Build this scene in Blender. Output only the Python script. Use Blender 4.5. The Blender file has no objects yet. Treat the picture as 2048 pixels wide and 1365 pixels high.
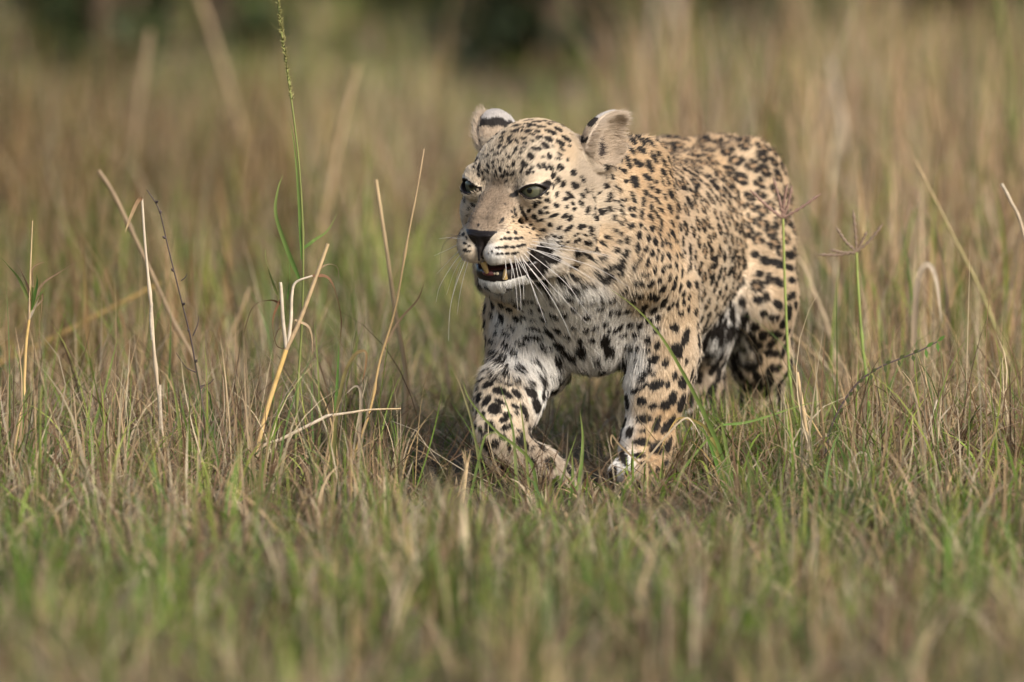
import bpy, math, random
import numpy as np
from mathutils import Vector, Matrix
from mathutils.bvhtree import BVHTree
from mathutils.kdtree import KDTree

FUR = True
GRASS = True
rng = np.random.default_rng(7)
random.seed(7)
scene = bpy.context.scene
COL = scene.collection

# ------------------------------------------------------------------ camera, sky, sun, exposure
CAM_D, CAM_H, PITCH = 17.5, 1.4, 0.06656
FPX = 400.0 / 36.0 * 2048.0            # focal length in photograph pixels
S = 1300.0                              # photograph pixels per metre at the leopard's face
cam_data = bpy.data.cameras.new('camera')
cam_data.lens = 400.0
cam_data.sensor_width = 36.0
cam_data.clip_start = 0.5
cam_data.clip_end = 3000.0
cam = bpy.data.objects.new('camera', cam_data)
COL.objects.link(cam)
cam.location = (0.0, -CAM_D, CAM_H)
cam.rotation_euler = (math.pi / 2 - PITCH, 0.0, 0.0)
scene.camera = cam
cam_data.dof.use_dof = True
cam_data.dof.focus_distance = CAM_D + 0.0
cam_data.dof.aperture_fstop = 3.3
cam_data.dof.aperture_blades = 9

world = bpy.data.worlds.new('World')
scene.world = world
world.use_nodes = True
SUN_EL, SUN_AZ = math.radians(36), math.radians(138)   # azimuth clockwise from +Y
wn = world.node_tree.nodes
sky = wn.new('ShaderNodeTexSky')
sky.sky_type = 'NISHITA'
sky.sun_disc = False
sky.sun_elevation = SUN_EL
sky.sun_rotation = SUN_AZ
sky.dust_density = 3.5
sky.ozone_density = 0.5
sky.air_density = 1.0
wn['Background'].inputs['Strength'].default_value = 0.125
world.node_tree.links.new(sky.outputs[0], wn['Background'].inputs[0])

sun_data = bpy.data.lights.new('sun', 'SUN')
sun_data.energy = 2.7
sun_data.angle = math.radians(20.0)
sun_data.color = (1.0, 0.97, 0.92)
sun = bpy.data.objects.new('sun', sun_data)
COL.objects.link(sun)
sdir = Vector((math.sin(SUN_AZ) * math.cos(SUN_EL), math.cos(SUN_AZ) * math.cos(SUN_EL), math.sin(SUN_EL)))
sun.rotation_euler = sdir.to_track_quat('Z', 'Y').to_euler()
sun.location = (6, -6, 8)

scene.view_settings.view_transform = 'Standard'
scene.view_settings.look = 'None'
scene.view_settings.gamma = 1.0
scene.view_settings.use_curve_mapping = False
scene.view_settings.exposure = 0.62
scene.cycles.use_denoising = True
scene.cycles.max_bounces = 6
scene.cycles.transparent_max_bounces = 4
scene.cycles_curves.shape = 'RIBBONS'

# ------------------------------------------------------------------ helpers
CP, SP = math.cos(PITCH), math.sin(PITCH)
def ray(px, py):
    x = (px - 1024.0) / FPX
    y = -(py - 682.5) / FPX
    return np.array([x, CP + y * SP, -SP + y * CP])
CAMP = np.array([0.0, -CAM_D, CAM_H])
def P(px, py, Y=0.0):
    """world point that stands at depth Y and is seen at a photograph pixel"""
    d = ray(px, py)
    return CAMP + d * ((Y + CAM_D) / d[1])
def U(r, Y=0.0):
    return r / S * (CAM_D + Y) / CAM_D
def nrm(v):
    v = np.asarray(v, float)
    return v / np.maximum(np.linalg.norm(v, axis=-1, keepdims=True), 1e-12)
def sstep(a, b, x):
    t = np.clip((x - a) / (b - a), 0, 1)
    return t * t * (3 - 2 * t)

def tag(o, label=None, cat=None, group=None, kind=None):
    if label: o['label'] = label
    if cat: o['category'] = cat
    if group: o['group'] = group
    if kind: o['kind'] = kind
    return o
def empty(name, loc, label, cat, group=None):
    o = bpy.data.objects.new(name, None)
    o.empty_display_size = 0.05
    o.location = [float(c) for c in loc]
    COL.objects.link(o)
    return tag(o, label, cat, group)
def mesh_np(name, V, F, mat=None, parent=None, colors=None, smooth=True, extra=None):
    """V (n,3) world coordinates, F (m,4) or (m,3); linked as one object"""
    me = bpy.data.meshes.new(name)
    V = np.ascontiguousarray(V, dtype=np.float32)
    F = np.ascontiguousarray(F, dtype=np.int32)
    k = F.shape[1]
    me.vertices.add(len(V)); me.vertices.foreach_set('co', V.ravel())
    me.loops.add(F.size); me.loops.foreach_set('vertex_index', F.ravel())
    me.polygons.add(len(F))
    me.polygons.foreach_set('loop_start', np.arange(0, F.size, k, dtype=np.int32))
    me.polygons.foreach_set('loop_total', np.full(len(F), k, dtype=np.int32))
    me.update(calc_edges=True)
    if smooth:
        me.polygons.foreach_set('use_smooth', np.ones(len(F), dtype=bool))
    if colors is not None:
        a = me.attributes.new('tint', 'FLOAT_COLOR', 'POINT')
        c = np.ones((len(V), 4), np.float32); c[:, :3] = colors
        a.data.foreach_set('color', c.ravel())
    for nm, arr in (extra or {}).items():
        a = me.attributes.new(nm, 'FLOAT', 'POINT')
        a.data.foreach_set('value', np.ascontiguousarray(arr, np.float32))
    if mat: me.materials.append(mat)
    o = bpy.data.objects.new(name, me)
    COL.objects.link(o)
    if parent is not None:
        o.parent = parent
        o.matrix_parent_inverse = parent_inv(parent)
    return o
def parent_inv(p):
    m = Matrix.Translation(p.location) @ p.rotation_euler.to_matrix().to_4x4()
    if p.parent is not None:
        m = Matrix.Translation(p.parent.location) @ m if p.type == 'EMPTY' else m
    return m.inverted()

def material(name, rough=0.6, spec=0.3, color=None, attr=None, translucent=0.0, gloss_attr=None, bump=None, noise=None):
    m = bpy.data.materials.new(name)
    m.use_nodes = True
    nt = m.node_tree; n = nt.nodes; L = nt.links
    b = n['Principled BSDF']
    b.inputs['Roughness'].default_value = rough
    b.inputs['Specular IOR Level'].default_value = spec
    out = None
    if color is not None: b.inputs['Base Color'].default_value = (*color, 1)
    if attr:
        a = n.new('ShaderNodeAttribute'); a.attribute_name = attr
        out = a.outputs['Color']
    if noise:
        tx = n.new('ShaderNodeTexNoise'); tx.inputs['Scale'].default_value = noise[0]
        tx.inputs['Detail'].default_value = 5
        tc = n.new('ShaderNodeTexCoord'); L.new(tc.outputs['Object'], tx.inputs['Vector'])
        mx = n.new('ShaderNodeMix'); mx.data_type = 'RGBA'; mx.blend_type = 'MULTIPLY'
        mx.inputs['Factor'].default_value = noise[1]
        if out: L.new(out, mx.inputs['A'])
        else: mx.inputs['A'].default_value = (*color, 1)
        rp = n.new('ShaderNodeValToRGB')
        rp.color_ramp.elements[0].position = 0.3; rp.color_ramp.elements[0].color = (0.35, 0.33, 0.3, 1)
        rp.color_ramp.elements[1].position = 0.7; rp.color_ramp.elements[1].color = (1.25, 1.25, 1.25, 1)
        L.new(tx.outputs['Fac'], rp.inputs['Fac']); L.new(rp.outputs['Color'], mx.inputs['B'])
        out = mx.outputs['Result']
    if out: L.new(out, b.inputs['Base Color'])
    if gloss_attr:
        a = n.new('ShaderNodeAttribute'); a.attribute_name = gloss_attr
        mr = n.new('ShaderNodeMapRange')
        mr.inputs['To Min'].default_value = rough; mr.inputs['To Max'].default_value = 0.28
        L.new(a.outputs['Fac'], mr.inputs['Value']); L.new(mr.outputs['Result'], b.inputs['Roughness'])
    if bump:
        tx = n.new('ShaderNodeTexNoise'); tx.inputs['Scale'].default_value = bump[0]; tx.inputs['Detail'].default_value = 4
        bp = n.new('ShaderNodeBump'); bp.inputs['Strength'].default_value = bump[1]; bp.inputs['Distance'].default_value = bump[2]
        tc = n.new('ShaderNodeTexCoord'); L.new(tc.outputs['Object'], tx.inputs['Vector'])
        L.new(tx.outputs['Fac'], bp.inputs['Height']); L.new(bp.outputs['Normal'], b.inputs['Normal'])
    if translucent > 0:
        t = n.new('ShaderNodeBsdfTranslucent')
        if out: L.new(out, t.inputs['Color'])
        else: t.inputs['Color'].default_value = (*color, 1)
        ms = n.new('ShaderNodeMixShader'); ms.inputs['Fac'].default_value = translucent
        L.new(b.outputs[0], ms.inputs[1]); L.new(t.outputs[0], ms.inputs[2])
        L.new(ms.outputs[0], n['Material Output'].inputs['Surface'])
    return m

# ------------------------------------------------------------------ the leopard: sculpted as a signed distance field
# head frame (in photograph pixels, 1 px = 1/1300 m): a = its left, b = towards the nose, c = up
HO = P(1003, 375, 0.0)
YAW, ROLL = math.radians(30), math.radians(2.5)
hb = np.array([-math.sin(YAW), -math.cos(YAW), 0.0])
ha0 = np.array([math.cos(YAW), -math.sin(YAW), 0.0])
hc0 = np.array([0, 0, 1.0])
ha = ha0 * math.cos(ROLL) - hc0 * math.sin(ROLL)
hc = hc0 * math.cos(ROLL) + ha0 * math.sin(ROLL)
HB = np.stack([ha, hb, hc])            # rows are the axes
def H(a, b, c):
    return HO + (a * ha + b * hb + c * hc) / S
def to_head(p):
    return (np.asarray(p) - HO) @ HB.T * S

axf = lambda fine, coarse: None
def axis(lo, hi, f0, f1, hf, hcs):
    out = [lo]
    while out[-1] < hi:
        x = out[-1]
        d = 0.0 if f0 <= x <= f1 else (f0 - x if x < f0 else x - f1)
        out.append(x + min(hcs, hf + 0.12 * d))
    return np.array(out, np.float32)
GX = axis(-0.16, 0.50, -0.10, 0.175, 0.0018, 0.0055)
GY = axis(-0.14, 1.22, -0.105, 0.16, 0.0018, 0.0065)
GZ = axis(-0.03, 0.64, 0.32, 0.60, 0.0018, 0.0055)
D = np.full((len(GX), len(GY), len(GZ)), 0.08, np.float32)

def block(lo, hi):
    i0, i1 = np.searchsorted(GX, [lo[0], hi[0]]); j0, j1 = np.searchsorted(GY, [lo[1], hi[1]]); k0, k1 = np.searchsorted(GZ, [lo[2], hi[2]])
    sl = (slice(max(i0 - 1, 0), i1 + 1), slice(max(j0 - 1, 0), j1 + 1), slice(max(k0 - 1, 0), k1 + 1))
    return sl, GX[sl[0]][:, None, None], GY[sl[1]][None, :, None], GZ[sl[2]][None, None, :]
def smin(a, b, k):
    h = np.maximum(k - np.abs(a - b), 0) / k
    return np.minimum(a, b) - h * h * k * 0.25
def smax(a, b, k):
    return -smin(-a, -b, k)
def put(sl, d, k, cut=False):
    if d.size == 0: return
    D[sl] = smax(D[sl], -d, k) if cut else smin(D[sl], d, k)
def ell_d(X, Y, Z, c, r, R):
    dx, dy, dz = X - c[0], Y - c[1], Z - c[2]
    q = [R[i][0] * dx + R[i][1] * dy + R[i][2] * dz for i in range(3)]
    k0 = np.sqrt(sum((q[i] / r[i]) ** 2 for i in range(3)))
    k1 = np.sqrt(sum((q[i] / r[i] ** 2) ** 2 for i in range(3)))
    return (k0 * (k0 - 1) / np.maximum(k1, 1e-6)).astype(np.float32)
I3 = np.eye(3)
def ell(c, r, k=0.02, R=I3, cut=False):
    c = np.asarray(c); r = np.asarray(r, float)
    m = max(r) + 2 * k + 0.01
    sl, X, Y, Z = block(c - m, c + m)
    put(sl, ell_d(X, Y, Z, c, r, R), k, cut)
def cone(p, q, r1, r2, k=0.02, cut=False, flat=1.0, axis_flat=None):
    p = np.asarray(p); q = np.asarray(q)
    m = max(r1, r2) + 2 * k + 0.01
    sl, X, Y, Z = block(np.minimum(p, q) - m, np.maximum(p, q) + m)
    e = q - p; L2 = float(e @ e)
    dx, dy, dz = X - p[0], Y - p[1], Z - p[2]
    t = np.clip((dx * e[0] + dy * e[1] + dz * e[2]) / L2, 0, 1)
    x, y, z = dx - t * e[0], dy - t * e[1], dz - t * e[2]
    if axis_flat is not None:                     # flattened along one direction
        w = axis_flat; s = x * w[0] + y * w[1] + z * w[2]
        x, y, z = x + w[0] * s * (flat - 1), y + w[1] * s * (flat - 1), z + w[2] * s * (flat - 1)
    d = np.sqrt(x * x + y * y + z * z) - (r1 + (r2 - r1) * t)
    put(sl, d.astype(np.float32), k, cut)
def hell(a, b, c, ra, rb, rc, k=10, cut=False, R=HB):
    ell(H(a, b, c), (ra / S, rb / S, rc / S), k / S, R, cut)
def hcone(p, q, r1, r2, k=10, cut=False):
    cone(H(*p), H(*q), r1 / S, r2 / S, k / S, cut)

# ---- trunk
BF = nrm(np.array([-0.321, -0.947, 0.0])); BL = np.array([-BF[1], BF[0], 0.0]); BZ = np.array([0, 0, 1.0])
BR = np.stack([BL, BF, BZ])
BS = np.array([0.135, 0.27, 0.0])
def B(s, l, z): return BS + BF * s + BL * l + BZ * z
st_s = [0.08, 0.0, -0.10, -0.20, -0.30, -0.40, -0.50, -0.58, -0.65]
st_t = [0.485, 0.520, 0.515, 0.496, 0.486, 0.485, 0.488, 0.485, 0.450]
st_b = [0.235, 0.19, 0.178, 0.172, 0.180, 0.195, 0.225, 0.265, 0.31]
st_w = [0.100, 0.122, 0.126, 0.128, 0.124, 0.112, 0.102, 0.100, 0.082]
for s in np.arange(0.08, -0.66, -0.035):
    t, b_, w = (np.interp(-s, [-q for q in st_s], v) for v in (st_t, st_b, st_w))
    ell(B(s, 0, (t + b_) / 2), (w - 0.006, 0.115, (t - b_) / 2 - 0.006), 0.03, BR)
# rump, withers, chest
ell(B(-0.63, 0.0, 0.415), (0.10, 0.09, 0.095), 0.04, BR)
for sd in (1, -1):
    cone(B(0.0, 0.068 * sd, 0.490), B(0.10, 0.10 * sd, 0.34), 0.048, 0.062, 0.04)       # scapula
    ell(B(-0.56, 0.070 * sd, 0.395), (0.062, 0.10, 0.115), 0.035, BR)                         # thigh
cone(B(0.12, 0.0, 0.36), B(0.03, 0.0, 0.25), 0.085, 0.075, 0.05)                             # breast
# ---- neck
cone(H(5, -165, -5), B(0.05, 0.0, 0.436), 0.079, 0.098, 0.032)
cone(H(0, -150, -70), B(0.10, 0.0, 0.36), 0.060, 0.093, 0.032)
# ---- forelegs
def chain(pts, k=0.02):
    W = [(P(x, y, Y), U(r, Y)) for x, y, Y, r in pts]
    for (p, r), (q, r2) in zip(W[:-1], W[1:]):
        cone(p, q, r, r2, k)
    return W
FLW = chain([(1325, 575, 0.20, 72), (1326, 700, 0.215, 62), (1312, 785, 0.20, 52), (1293, 890, 0.185, 45), (1286, 950, 0.155, 44)], 0.03)
cone(P(1310, 620, 0.22), P(1340, 735, 0.255), 0.05, 0.040, 0.03)       # elbow behind
FRW = chain([(1048, 610, 0.26, 72), (1055, 715, 0.25, 72), (1018, 800, 0.175, 61), (998, 868, 0.125, 46)], 0.03)
cone(P(1045, 640, 0.28), P(1085, 745, 0.31), 0.055, 0.040, 0.03)
FRW2 = chain([(998, 868, 0.125, 46), (1010, 897, 0.13, 46), (1080, 938, 0.165, 40), (1108, 962, 0.165, 36)], 0.018)
def paw(c, fwd, r=0.034, spread=0.019, drop=0.0, k=0.012):
    fwd = nrm(fwd); side = nrm(np.cross(fwd, BZ))
    if abs(fwd[2]) > 0.9: side = BL
    up = np.cross(side, fwd)
    R = np.stack([side, fwd, up])
    ell(c, (0.040, 0.045, 0.028), 0.015, R)
    for i, o in enumerate((-1.5, -0.5, 0.5, 1.5)):
        f = 0.040 if abs(o) < 1 else 0.030
        tip = c + fwd * f + side * o * spread - up * 0.006
        cone(c + side * o * 0.012, tip, 0.017, 0.0145, k)
pL = P(1283, 980, 0.14); pL[2] = 0.027
paw(pL, np.array([-0.30, -0.95, 0.0]))
pR = P(1118, 968, 0.165)
paw(pR, np.array([0.45, 0.12, -0.50]))
# ---- hind legs
HLW = chain([(1500, 480, 0.70, 92), (1514, 600, 0.65, 74), (1522, 715, 0.70, 54), (1526, 800, 0.75, 37), (1520, 885, 0.71, 34)], 0.03)
pH = P(1518, 900, 0.68); pH[2] = 0.026
paw(pH, np.array([-0.25, -0.95, 0.0]))
HRW = chain([(1370, 560, 0.78, 85), (1385, 650, 0.62, 70), (1400, 770, 0.66, 42), (1392, 850, 0.64, 34), (1385, 905, 0.58, 34)], 0.03)
pG = P(1382, 915, 0.55); pG[2] = 0.026
paw(pG, np.array([-0.25, -0.95, 0.0]))
# ---- tail hanging behind
tl = [B(-0.70, 0, 0.45), B(-0.78, 0.0, 0.36), B(-0.83, -0.02, 0.25), B(-0.88, -0.04, 0.15), B(-0.98, -0.06, 0.10), B(-1.06, -0.07, 0.13)]
for i in range(5):
    cone(tl[i], tl[i + 1], 0.030 - i * 0.002, 0.028 - i * 0.002, 0.02)

# ---- head
hell(0, -138, 26, 114, 122, 98, 20)                # cranium
hell(0, -64, 24, 90, 74, 68, 30)                   # forehead
hell(0, -128, 50, 76, 96, 78, 20)
for sd in (1, -1):
    hcone((17 * sd, -40, -4), (17 * sd, 42, -70), 34, 27, 16)     # broad bridge
    hell(57 * sd, -18, 27, 32, 24, 15, 14)         # brow
    hell(22 * sd, 40, -92, 31, 36, 28, 12)         # top of muzzle
    hell(27 * sd, 46, -124, 32, 36, 32, 10)        # whisker pads
    hell(48 * sd, 10, -112, 32, 50, 40, 18)
    hell(70 * sd, -60, -48, 44, 54, 44, 22)        # cheekbone
    hell(72 * sd, -100, -72, 56, 74, 68, 24)       # cheek
    hell(84 * sd, -134, -80, 54, 54, 72, 18)       # ruff
    hcone((18 * sd, 6, -170), (64 * sd, -96, -132), 26, 44, 12)   # jaw
    hell(20 * sd, 64, -94, 18, 16, 13, 9)          # nose wings
hell(0, 56, -90, 34, 28, 22, 10)                   # nose leather's bed
hell(4, 14, -178, 32, 26, 22, 10)                  # chin
hell(0, -64, -126, 64, 70, 54, 20)                 # throat
# open mouth: a wedge whose apex is at the corner
def mouth():
    c = H(0, 20, -158); m = 0.1
    sl, X, Y, Z = block(c - m, c + m)
    q = [(HB[i][0] * (X - HO[0]) + HB[i][1] * (Y - HO[1]) + HB[i][2] * (Z - HO[2])) * S for i in range(3)]
    a, b_, cc = q
    up = -151 + np.abs(a) * 0.10 - 0.02 * (b_ + 25)
    lo = -145 - (b_ + 28) * 0.28
    d = np.maximum(cc - up, lo - cc)
    d = np.maximum(d, np.abs(a) - 74 + 0.0 * b_)
    d = np.maximum(d, -(b_ + 28))
    put(sl, (d / S).astype(np.float32), 5 / S, True)
mouth()
# teeth-bearing gums and tongue inside
hell(0, 6, -168, 30, 40, 9, 3)
# philtrum
hcone((0, 84, -122), (0, 84, -156), 4, 4, 6, True)
# eyes: sockets, lids, almond openings
EC = [H(64, -19, -1), H(-64, -19, -1)]
ER = 27.5
for i, sd in enumerate((1, -1)):
    ea = nrm(ha * sd * 0.42 + hb * 0.90 + hc * 0.03)       # looking direction of the socket
    eu = nrm(hc - ea * (hc @ ea)); eh = np.cross(eu, ea) * 1.0
    if eh @ (ha * sd) < 0: eh = -eh                        # points to the outer corner
    ell(EC[i] + ea * 3 / S, np.array([34, 34, 33]) / S, 10 / S, np.stack([eh, ea, eu]))
    c = EC[i]; m = 0.05
    sl, X, Y, Z = block(c - m, c + m)
    dx, dy, dz = X - c[0], Y - c[1], Z - c[2]
    f = (ea[0] * dx + ea[1] * dy + ea[2] * dz) * S
    u = (eh[0] * dx + eh[1] * dy + eh[2] * dz) * S
    v = (eu[0] * dx + eu[1] * dy + eu[2] * dz) * S
    mid = 0.16 * u - 0.5
    uu = np.clip(u / 25.5, -1.0, 1.0)
    hh = np.where(v > mid, 9.5, 13.5) * (1 - uu * uu) + 0.6
    d = np.maximum(np.abs(v - mid) - hh, np.abs(u) - 27)
    d = np.maximum(d, -(f - 3))
    put(sl, (d / S).astype(np.float32), 3 / S, True)
    if sd == 1: EYE_AX = (ea, eu, eh)
    else: EYE_AX2 = (ea, eu, eh)
# ears: cupped shells turned sideways
EARS = []
for sd in (1, -1):
    n = nrm(ha * 0.90 + hb * 0.20 - hc * 0.16) if sd == 1 else nrm(-ha * 0.86 - hb * 0.18 - hc * 0.45)   # the opening looks this way
    t = ha * (0.0 if sd == 1 else -0.30) - hb * 0.42 + hc * 0.85
    t = nrm(t - n * (t @ n)); w = np.cross(t, n)
    base = H(110 * sd, -180, 56 if sd == 1 else 44)
    cen = base + t * 42 / S
    EARS.append((cen, t, n, w, base))
    R = np.stack([w, t, n])
    c = cen; m = 0.085
    sl, X, Y, Z = block(c - m, c + m)
    d1 = ell_d(X, Y, Z, cen, np.array([54, 67, 36]) / S, R)
    d2 = ell_d(X, Y, Z, cen + n * 16 / S + t * 2 / S, np.array([45, 58, 33]) / S, R)
    dn = ((X - cen[0]) * n[0] + (Y - cen[1]) * n[1] + (Z - cen[2]) * n[2]) - 11 / S
    d = smax(smax(d1, -d2, 4 / S), dn.astype(np.float32), 6 / S)
    if sd == 1:
        ww = (X - cen[0]) * w[0] + (Y - cen[1]) * w[1] + (Z - cen[2]) * w[2]
        tt = (X - cen[0]) * t[0] + (Y - cen[1]) * t[1] + (Z - cen[2]) * t[2]
        d = smax(d, (np.abs(ww) * 0.82 + tt * 0.57 - 49 / S).astype(np.float32), 10 / S)
    put(sl, d, 9 / S)

# ---- surface nets on the graded grid
def surface_nets(D, ax):
    ins = D < 0
    nx, ny, nz = D.shape
    c = np.zeros((nx - 1, ny - 1, nz - 1), np.uint8)
    for i in (0, 1):
        for j in (0, 1):
            for k in (0, 1):
                c += ins[i:nx - 1 + i, j:ny - 1 + j, k:nz - 1 + k]
    act = (c > 0) & (c < 8)
    I, J, K = np.nonzero(act)
    idx = np.full(act.shape, -1, np.int32); idx[I, J, K] = np.arange(len(I))
    acc = np.zeros((len(I), 3)); cnt = np.zeros(len(I))
    g = [np.asarray(a, float) for a in ax]
    corners = [(i, j, k) for i in (0, 1) for j in (0, 1) for k in (0, 1)]
    for a in corners:
        for dim in range(3):
            if a[dim] == 1: continue
            b_ = list(a); b_[dim] = 1
            va = D[I + a[0], J + a[1], K + a[2]].astype(float); vb = D[I + b_[0], J + b_[1], K + b_[2]].astype(float)
            m = (va < 0) != (vb < 0)
            t = np.where(m, va / np.where(m, va - vb, 1), 0)
            pa = np.stack([g[0][I + a[0]], g[1][J + a[1]], g[2][K + a[2]]], 1)
            pb = np.stack([g[0][I + b_[0]], g[1][J + b_[1]], g[2][K + b_[2]]], 1)
            acc += np.where(m[:, None], pa + (pb - pa) * t[:, None], 0); cnt += m
    V = acc / cnt[:, None]
    F = []
    for dim in range(3):
        s0 = [slice(1, -1)] * 3; s0[dim] = slice(0, -1); s1 = list(s0); s1[dim] = slice(1, None)
        # edges strictly inside the grid
        A = ins[tuple(s0)]; Bq = ins[tuple(s1)]
        e = np.argwhere(A != Bq); flip = A[tuple(e.T)]
        off = np.array([1, 1, 1]); off[dim] = 0
        p = e + off
        o1, o2 = [d for d in range(3) if d != dim]
        def cell(d1, d2):
            q = p.copy(); q[:, o1] -= d1; q[:, o2] -= d2
            return idx[q[:, 0], q[:, 1], q[:, 2]]
        q4 = np.stack([cell(1, 1), cell(0, 1), cell(0, 0), cell(1, 0)], 1)
        if dim == 1: flip = ~flip
        q4[~flip] = q4[~flip][:, ::-1]
        F.append(q4)
    F = np.concatenate(F); F = F[(F >= 0).all(1)]
    return V, F
BV, BFc = surface_nets(D, (GX, GY, GZ))
# keep the one big island
def main_island(V, F):
    par = np.arange(len(V))
    e = np.concatenate([F[:, [0, 1]], F[:, [1, 2]], F[:, [2, 3]], F[:, [3, 0]]])
    while True:
        m = np.minimum(par[e[:, 0]], par[e[:, 1]])
        new = par.copy(); np.minimum.at(new, e[:, 0], m); np.minimum.at(new, e[:, 1], m)
        new = new[new]
        if (new == par).all(): break
        par = new
    u, ct = np.unique(par, return_counts=True); keep = par == u[ct.argmax()]
    mp = np.cumsum(keep) - 1
    return V[keep], mp[F[keep[F].all(1)]]
BV, BFc = main_island(BV, BFc)
# a little smoothing, then normals
def adjacency_smooth(V, F, it, lam=0.5):
    e = np.concatenate([F[:, [0, 1]], F[:, [1, 2]], F[:, [2, 3]], F[:, [3, 0]]])
    for _ in range(it):
        s = np.zeros_like(V); c = np.zeros(len(V))
        for q in ((0, 1), (1, 0)):
            np.add.at(s, e[:, q[0]], V[e[:, q[1]]]); np.add.at(c, e[:, q[0]], 1)
        V = V + lam * (s / c[:, None] - V)
    return V
BV = adjacency_smooth(BV, BFc, 1, 0.4)
def vnormals(V, F):
    n = np.cross(V[F[:, 2]] - V[F[:, 0]], V[F[:, 3]] - V[F[:, 1]])
    N = np.zeros_like(V)
    for k in range(4): np.add.at(N, F[:, k], n)
    return nrm(N)
BN = vnormals(BV, BFc)
print('leopard verts', len(BV), D.shape)

# ------------------------------------------------------------------ the coat: spots and base colour, read off the photograph
def crop(x0, y0, sc, text):
    out = []
    for item in text.split(';'):
        v = [float(q) for q in item.split(',')]
        u, w, L, Wd, an = v
        out.append((x0 + u / sc, y0 + w / sc, L / sc / 2, Wd / sc / 2, math.radians(an)))
    return out
SP_HEAD = crop(920, 210, 8.53, "945,375,160,35,-12;930,465,140,60,-20;735,505,100,40,-40;700,580,100,40,-25;700,640,80,30,-20;675,725,70,60,-60;1150,285,160,25,-10;1290,305,140,35,-5;1150,345,140,30,0;1250,365,100,35,0;1060,405,80,30,-20;1160,390,80,30,-10;1330,390,70,40,0;1065,450,80,30,-30;1145,465,130,45,-20;1310,470,90,45,0;1215,525,110,40,15;855,565,110,40,-25;1075,590,100,50,10;1330,570,120,60,-15;1215,625,90,40,15;820,630,90,30,-40;1100,670,80,40,0;1075,745,70,40,-10;1290,765,170,60,0;1030,830,60,50,-40;1195,890,115,105,0;545,800,50,40,0;580,865,60,35,-30;470,890,60,40,-20;760,740,70,40,-60;850,660,120,40,-50;960,640,100,35,60;945,780,90,50,-70;830,910,70,40,40;1010,920,70,35,-20;905,1020,75,60,90;325,1080,130,50,100;480,1060,90,50,50;575,1070,50,45,0;690,1110,90,50,70;820,1070,60,40,40;1085,1030,130,95,70;1225,1065,80,30,0;1190,1110,90,25,-10;1340,1070,90,70,80;1155,1170,80,60,-60;1235,1165,70,30,0;385,1170,70,55,60;485,1165,60,40,60;320,1200,80,40,60;610,1160,40,30,0;610,1220,50,40,0;720,1230,80,55,-10;805,1200,70,60,90;875,1200,60,50,90;915,1170,60,30,80;400,1290,80,40,-60;260,1015,50,30,30;235,1070,40,40,0;1050,1130,110,40,-70;640,860,60,25,-50;700,820,60,25,-60;740,960,60,25,60;780,870,50,25,-60;650,960,50,25,70;900,850,60,25,-60;560,990,60,30,-40;430,1130,50,30,60;760,1150,40,30,40")
SP_HEAD += crop(1080, 210, 8.53, "60,290,110,30,-5;210,310,140,30,5;300,285,160,25,5;150,340,120,30,0;390,370,160,50,18;40,390,90,40,0;300,430,140,55,20;180,480,210,60,20;15,565,50,50,0;505,500,105,100,90;610,430,70,40,0;710,450,70,45,90;140,600,115,90,0;440,590,170,60,30;710,590,140,110,-10;85,710,130,90,50;340,660,160,75,22;215,720,50,40,0;365,770,100,50,25;490,710,50,35,0;320,850,90,50,20;145,890,100,70,80;295,930,80,55,0;455,955,60,50,90;40,910,60,30,0;75,1070,140,65,60;170,1075,110,55,60;330,1080,110,90,0;215,1210,100,65,-70;545,1170,100,90,90;290,1280,80,70,60;695,1285,110,55,60;375,1345,80,60,30;1215,1230,110,55,80;1120,1230,60,40,90;1275,1090,70,40,80;560,1350,100,50,20")
SP_HEAD += crop(920, 350, 8.53, "790,110,60,30,-60;765,500,40,25,40;720,770,90,45,-50;675,820,45,30,-20;310,860,50,40,90;820,985,50,35,10;945,985,65,60,0;700,1105,50,30,0;765,1085,60,50,0;845,1085,80,55,0;960,1085,90,50,0;1045,1075,60,45,0;680,1235,160,30,-5;785,1225,80,50,0;890,1230,90,45,0;1000,1215,100,45,-5;1080,1195,80,40,-5;630,1340,60,35,0;705,1338,60,35,0;800,1340,80,35,0;930,1335,120,40,-3;540,1300,40,30,90;480,1330,25,25,0;1065,640,170,60,60;1025,565,70,40,50;1260,505,85,50,90;1325,465,60,40,30;1170,615,60,55,0;1255,715,80,60,0;1340,645,80,50,90;1330,780,90,40,-5;1130,740,60,40,60;930,600,80,40,80;885,630,60,30,50;940,675,60,40,50;900,720,50,30,30;980,785,90,45,45;1065,825,60,35,30;905,795,30,20,0;1040,890,50,30,30;1195,860,55,45,20;1245,935,60,50,20;1170,990,30,20,0;1300,1030,30,20,0;1130,900,40,25,0;95,445,60,40,-60;80,360,60,30,-30;60,260,60,50,0;215,520,60,35,-50;160,585,60,30,-60;145,690,50,25,-60;60,1015,60,60,0;110,1070,40,30,40;80,1165,80,35,25;160,1210,80,30,20;90,1280,80,50,10;170,1300,40,25,0")
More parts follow.
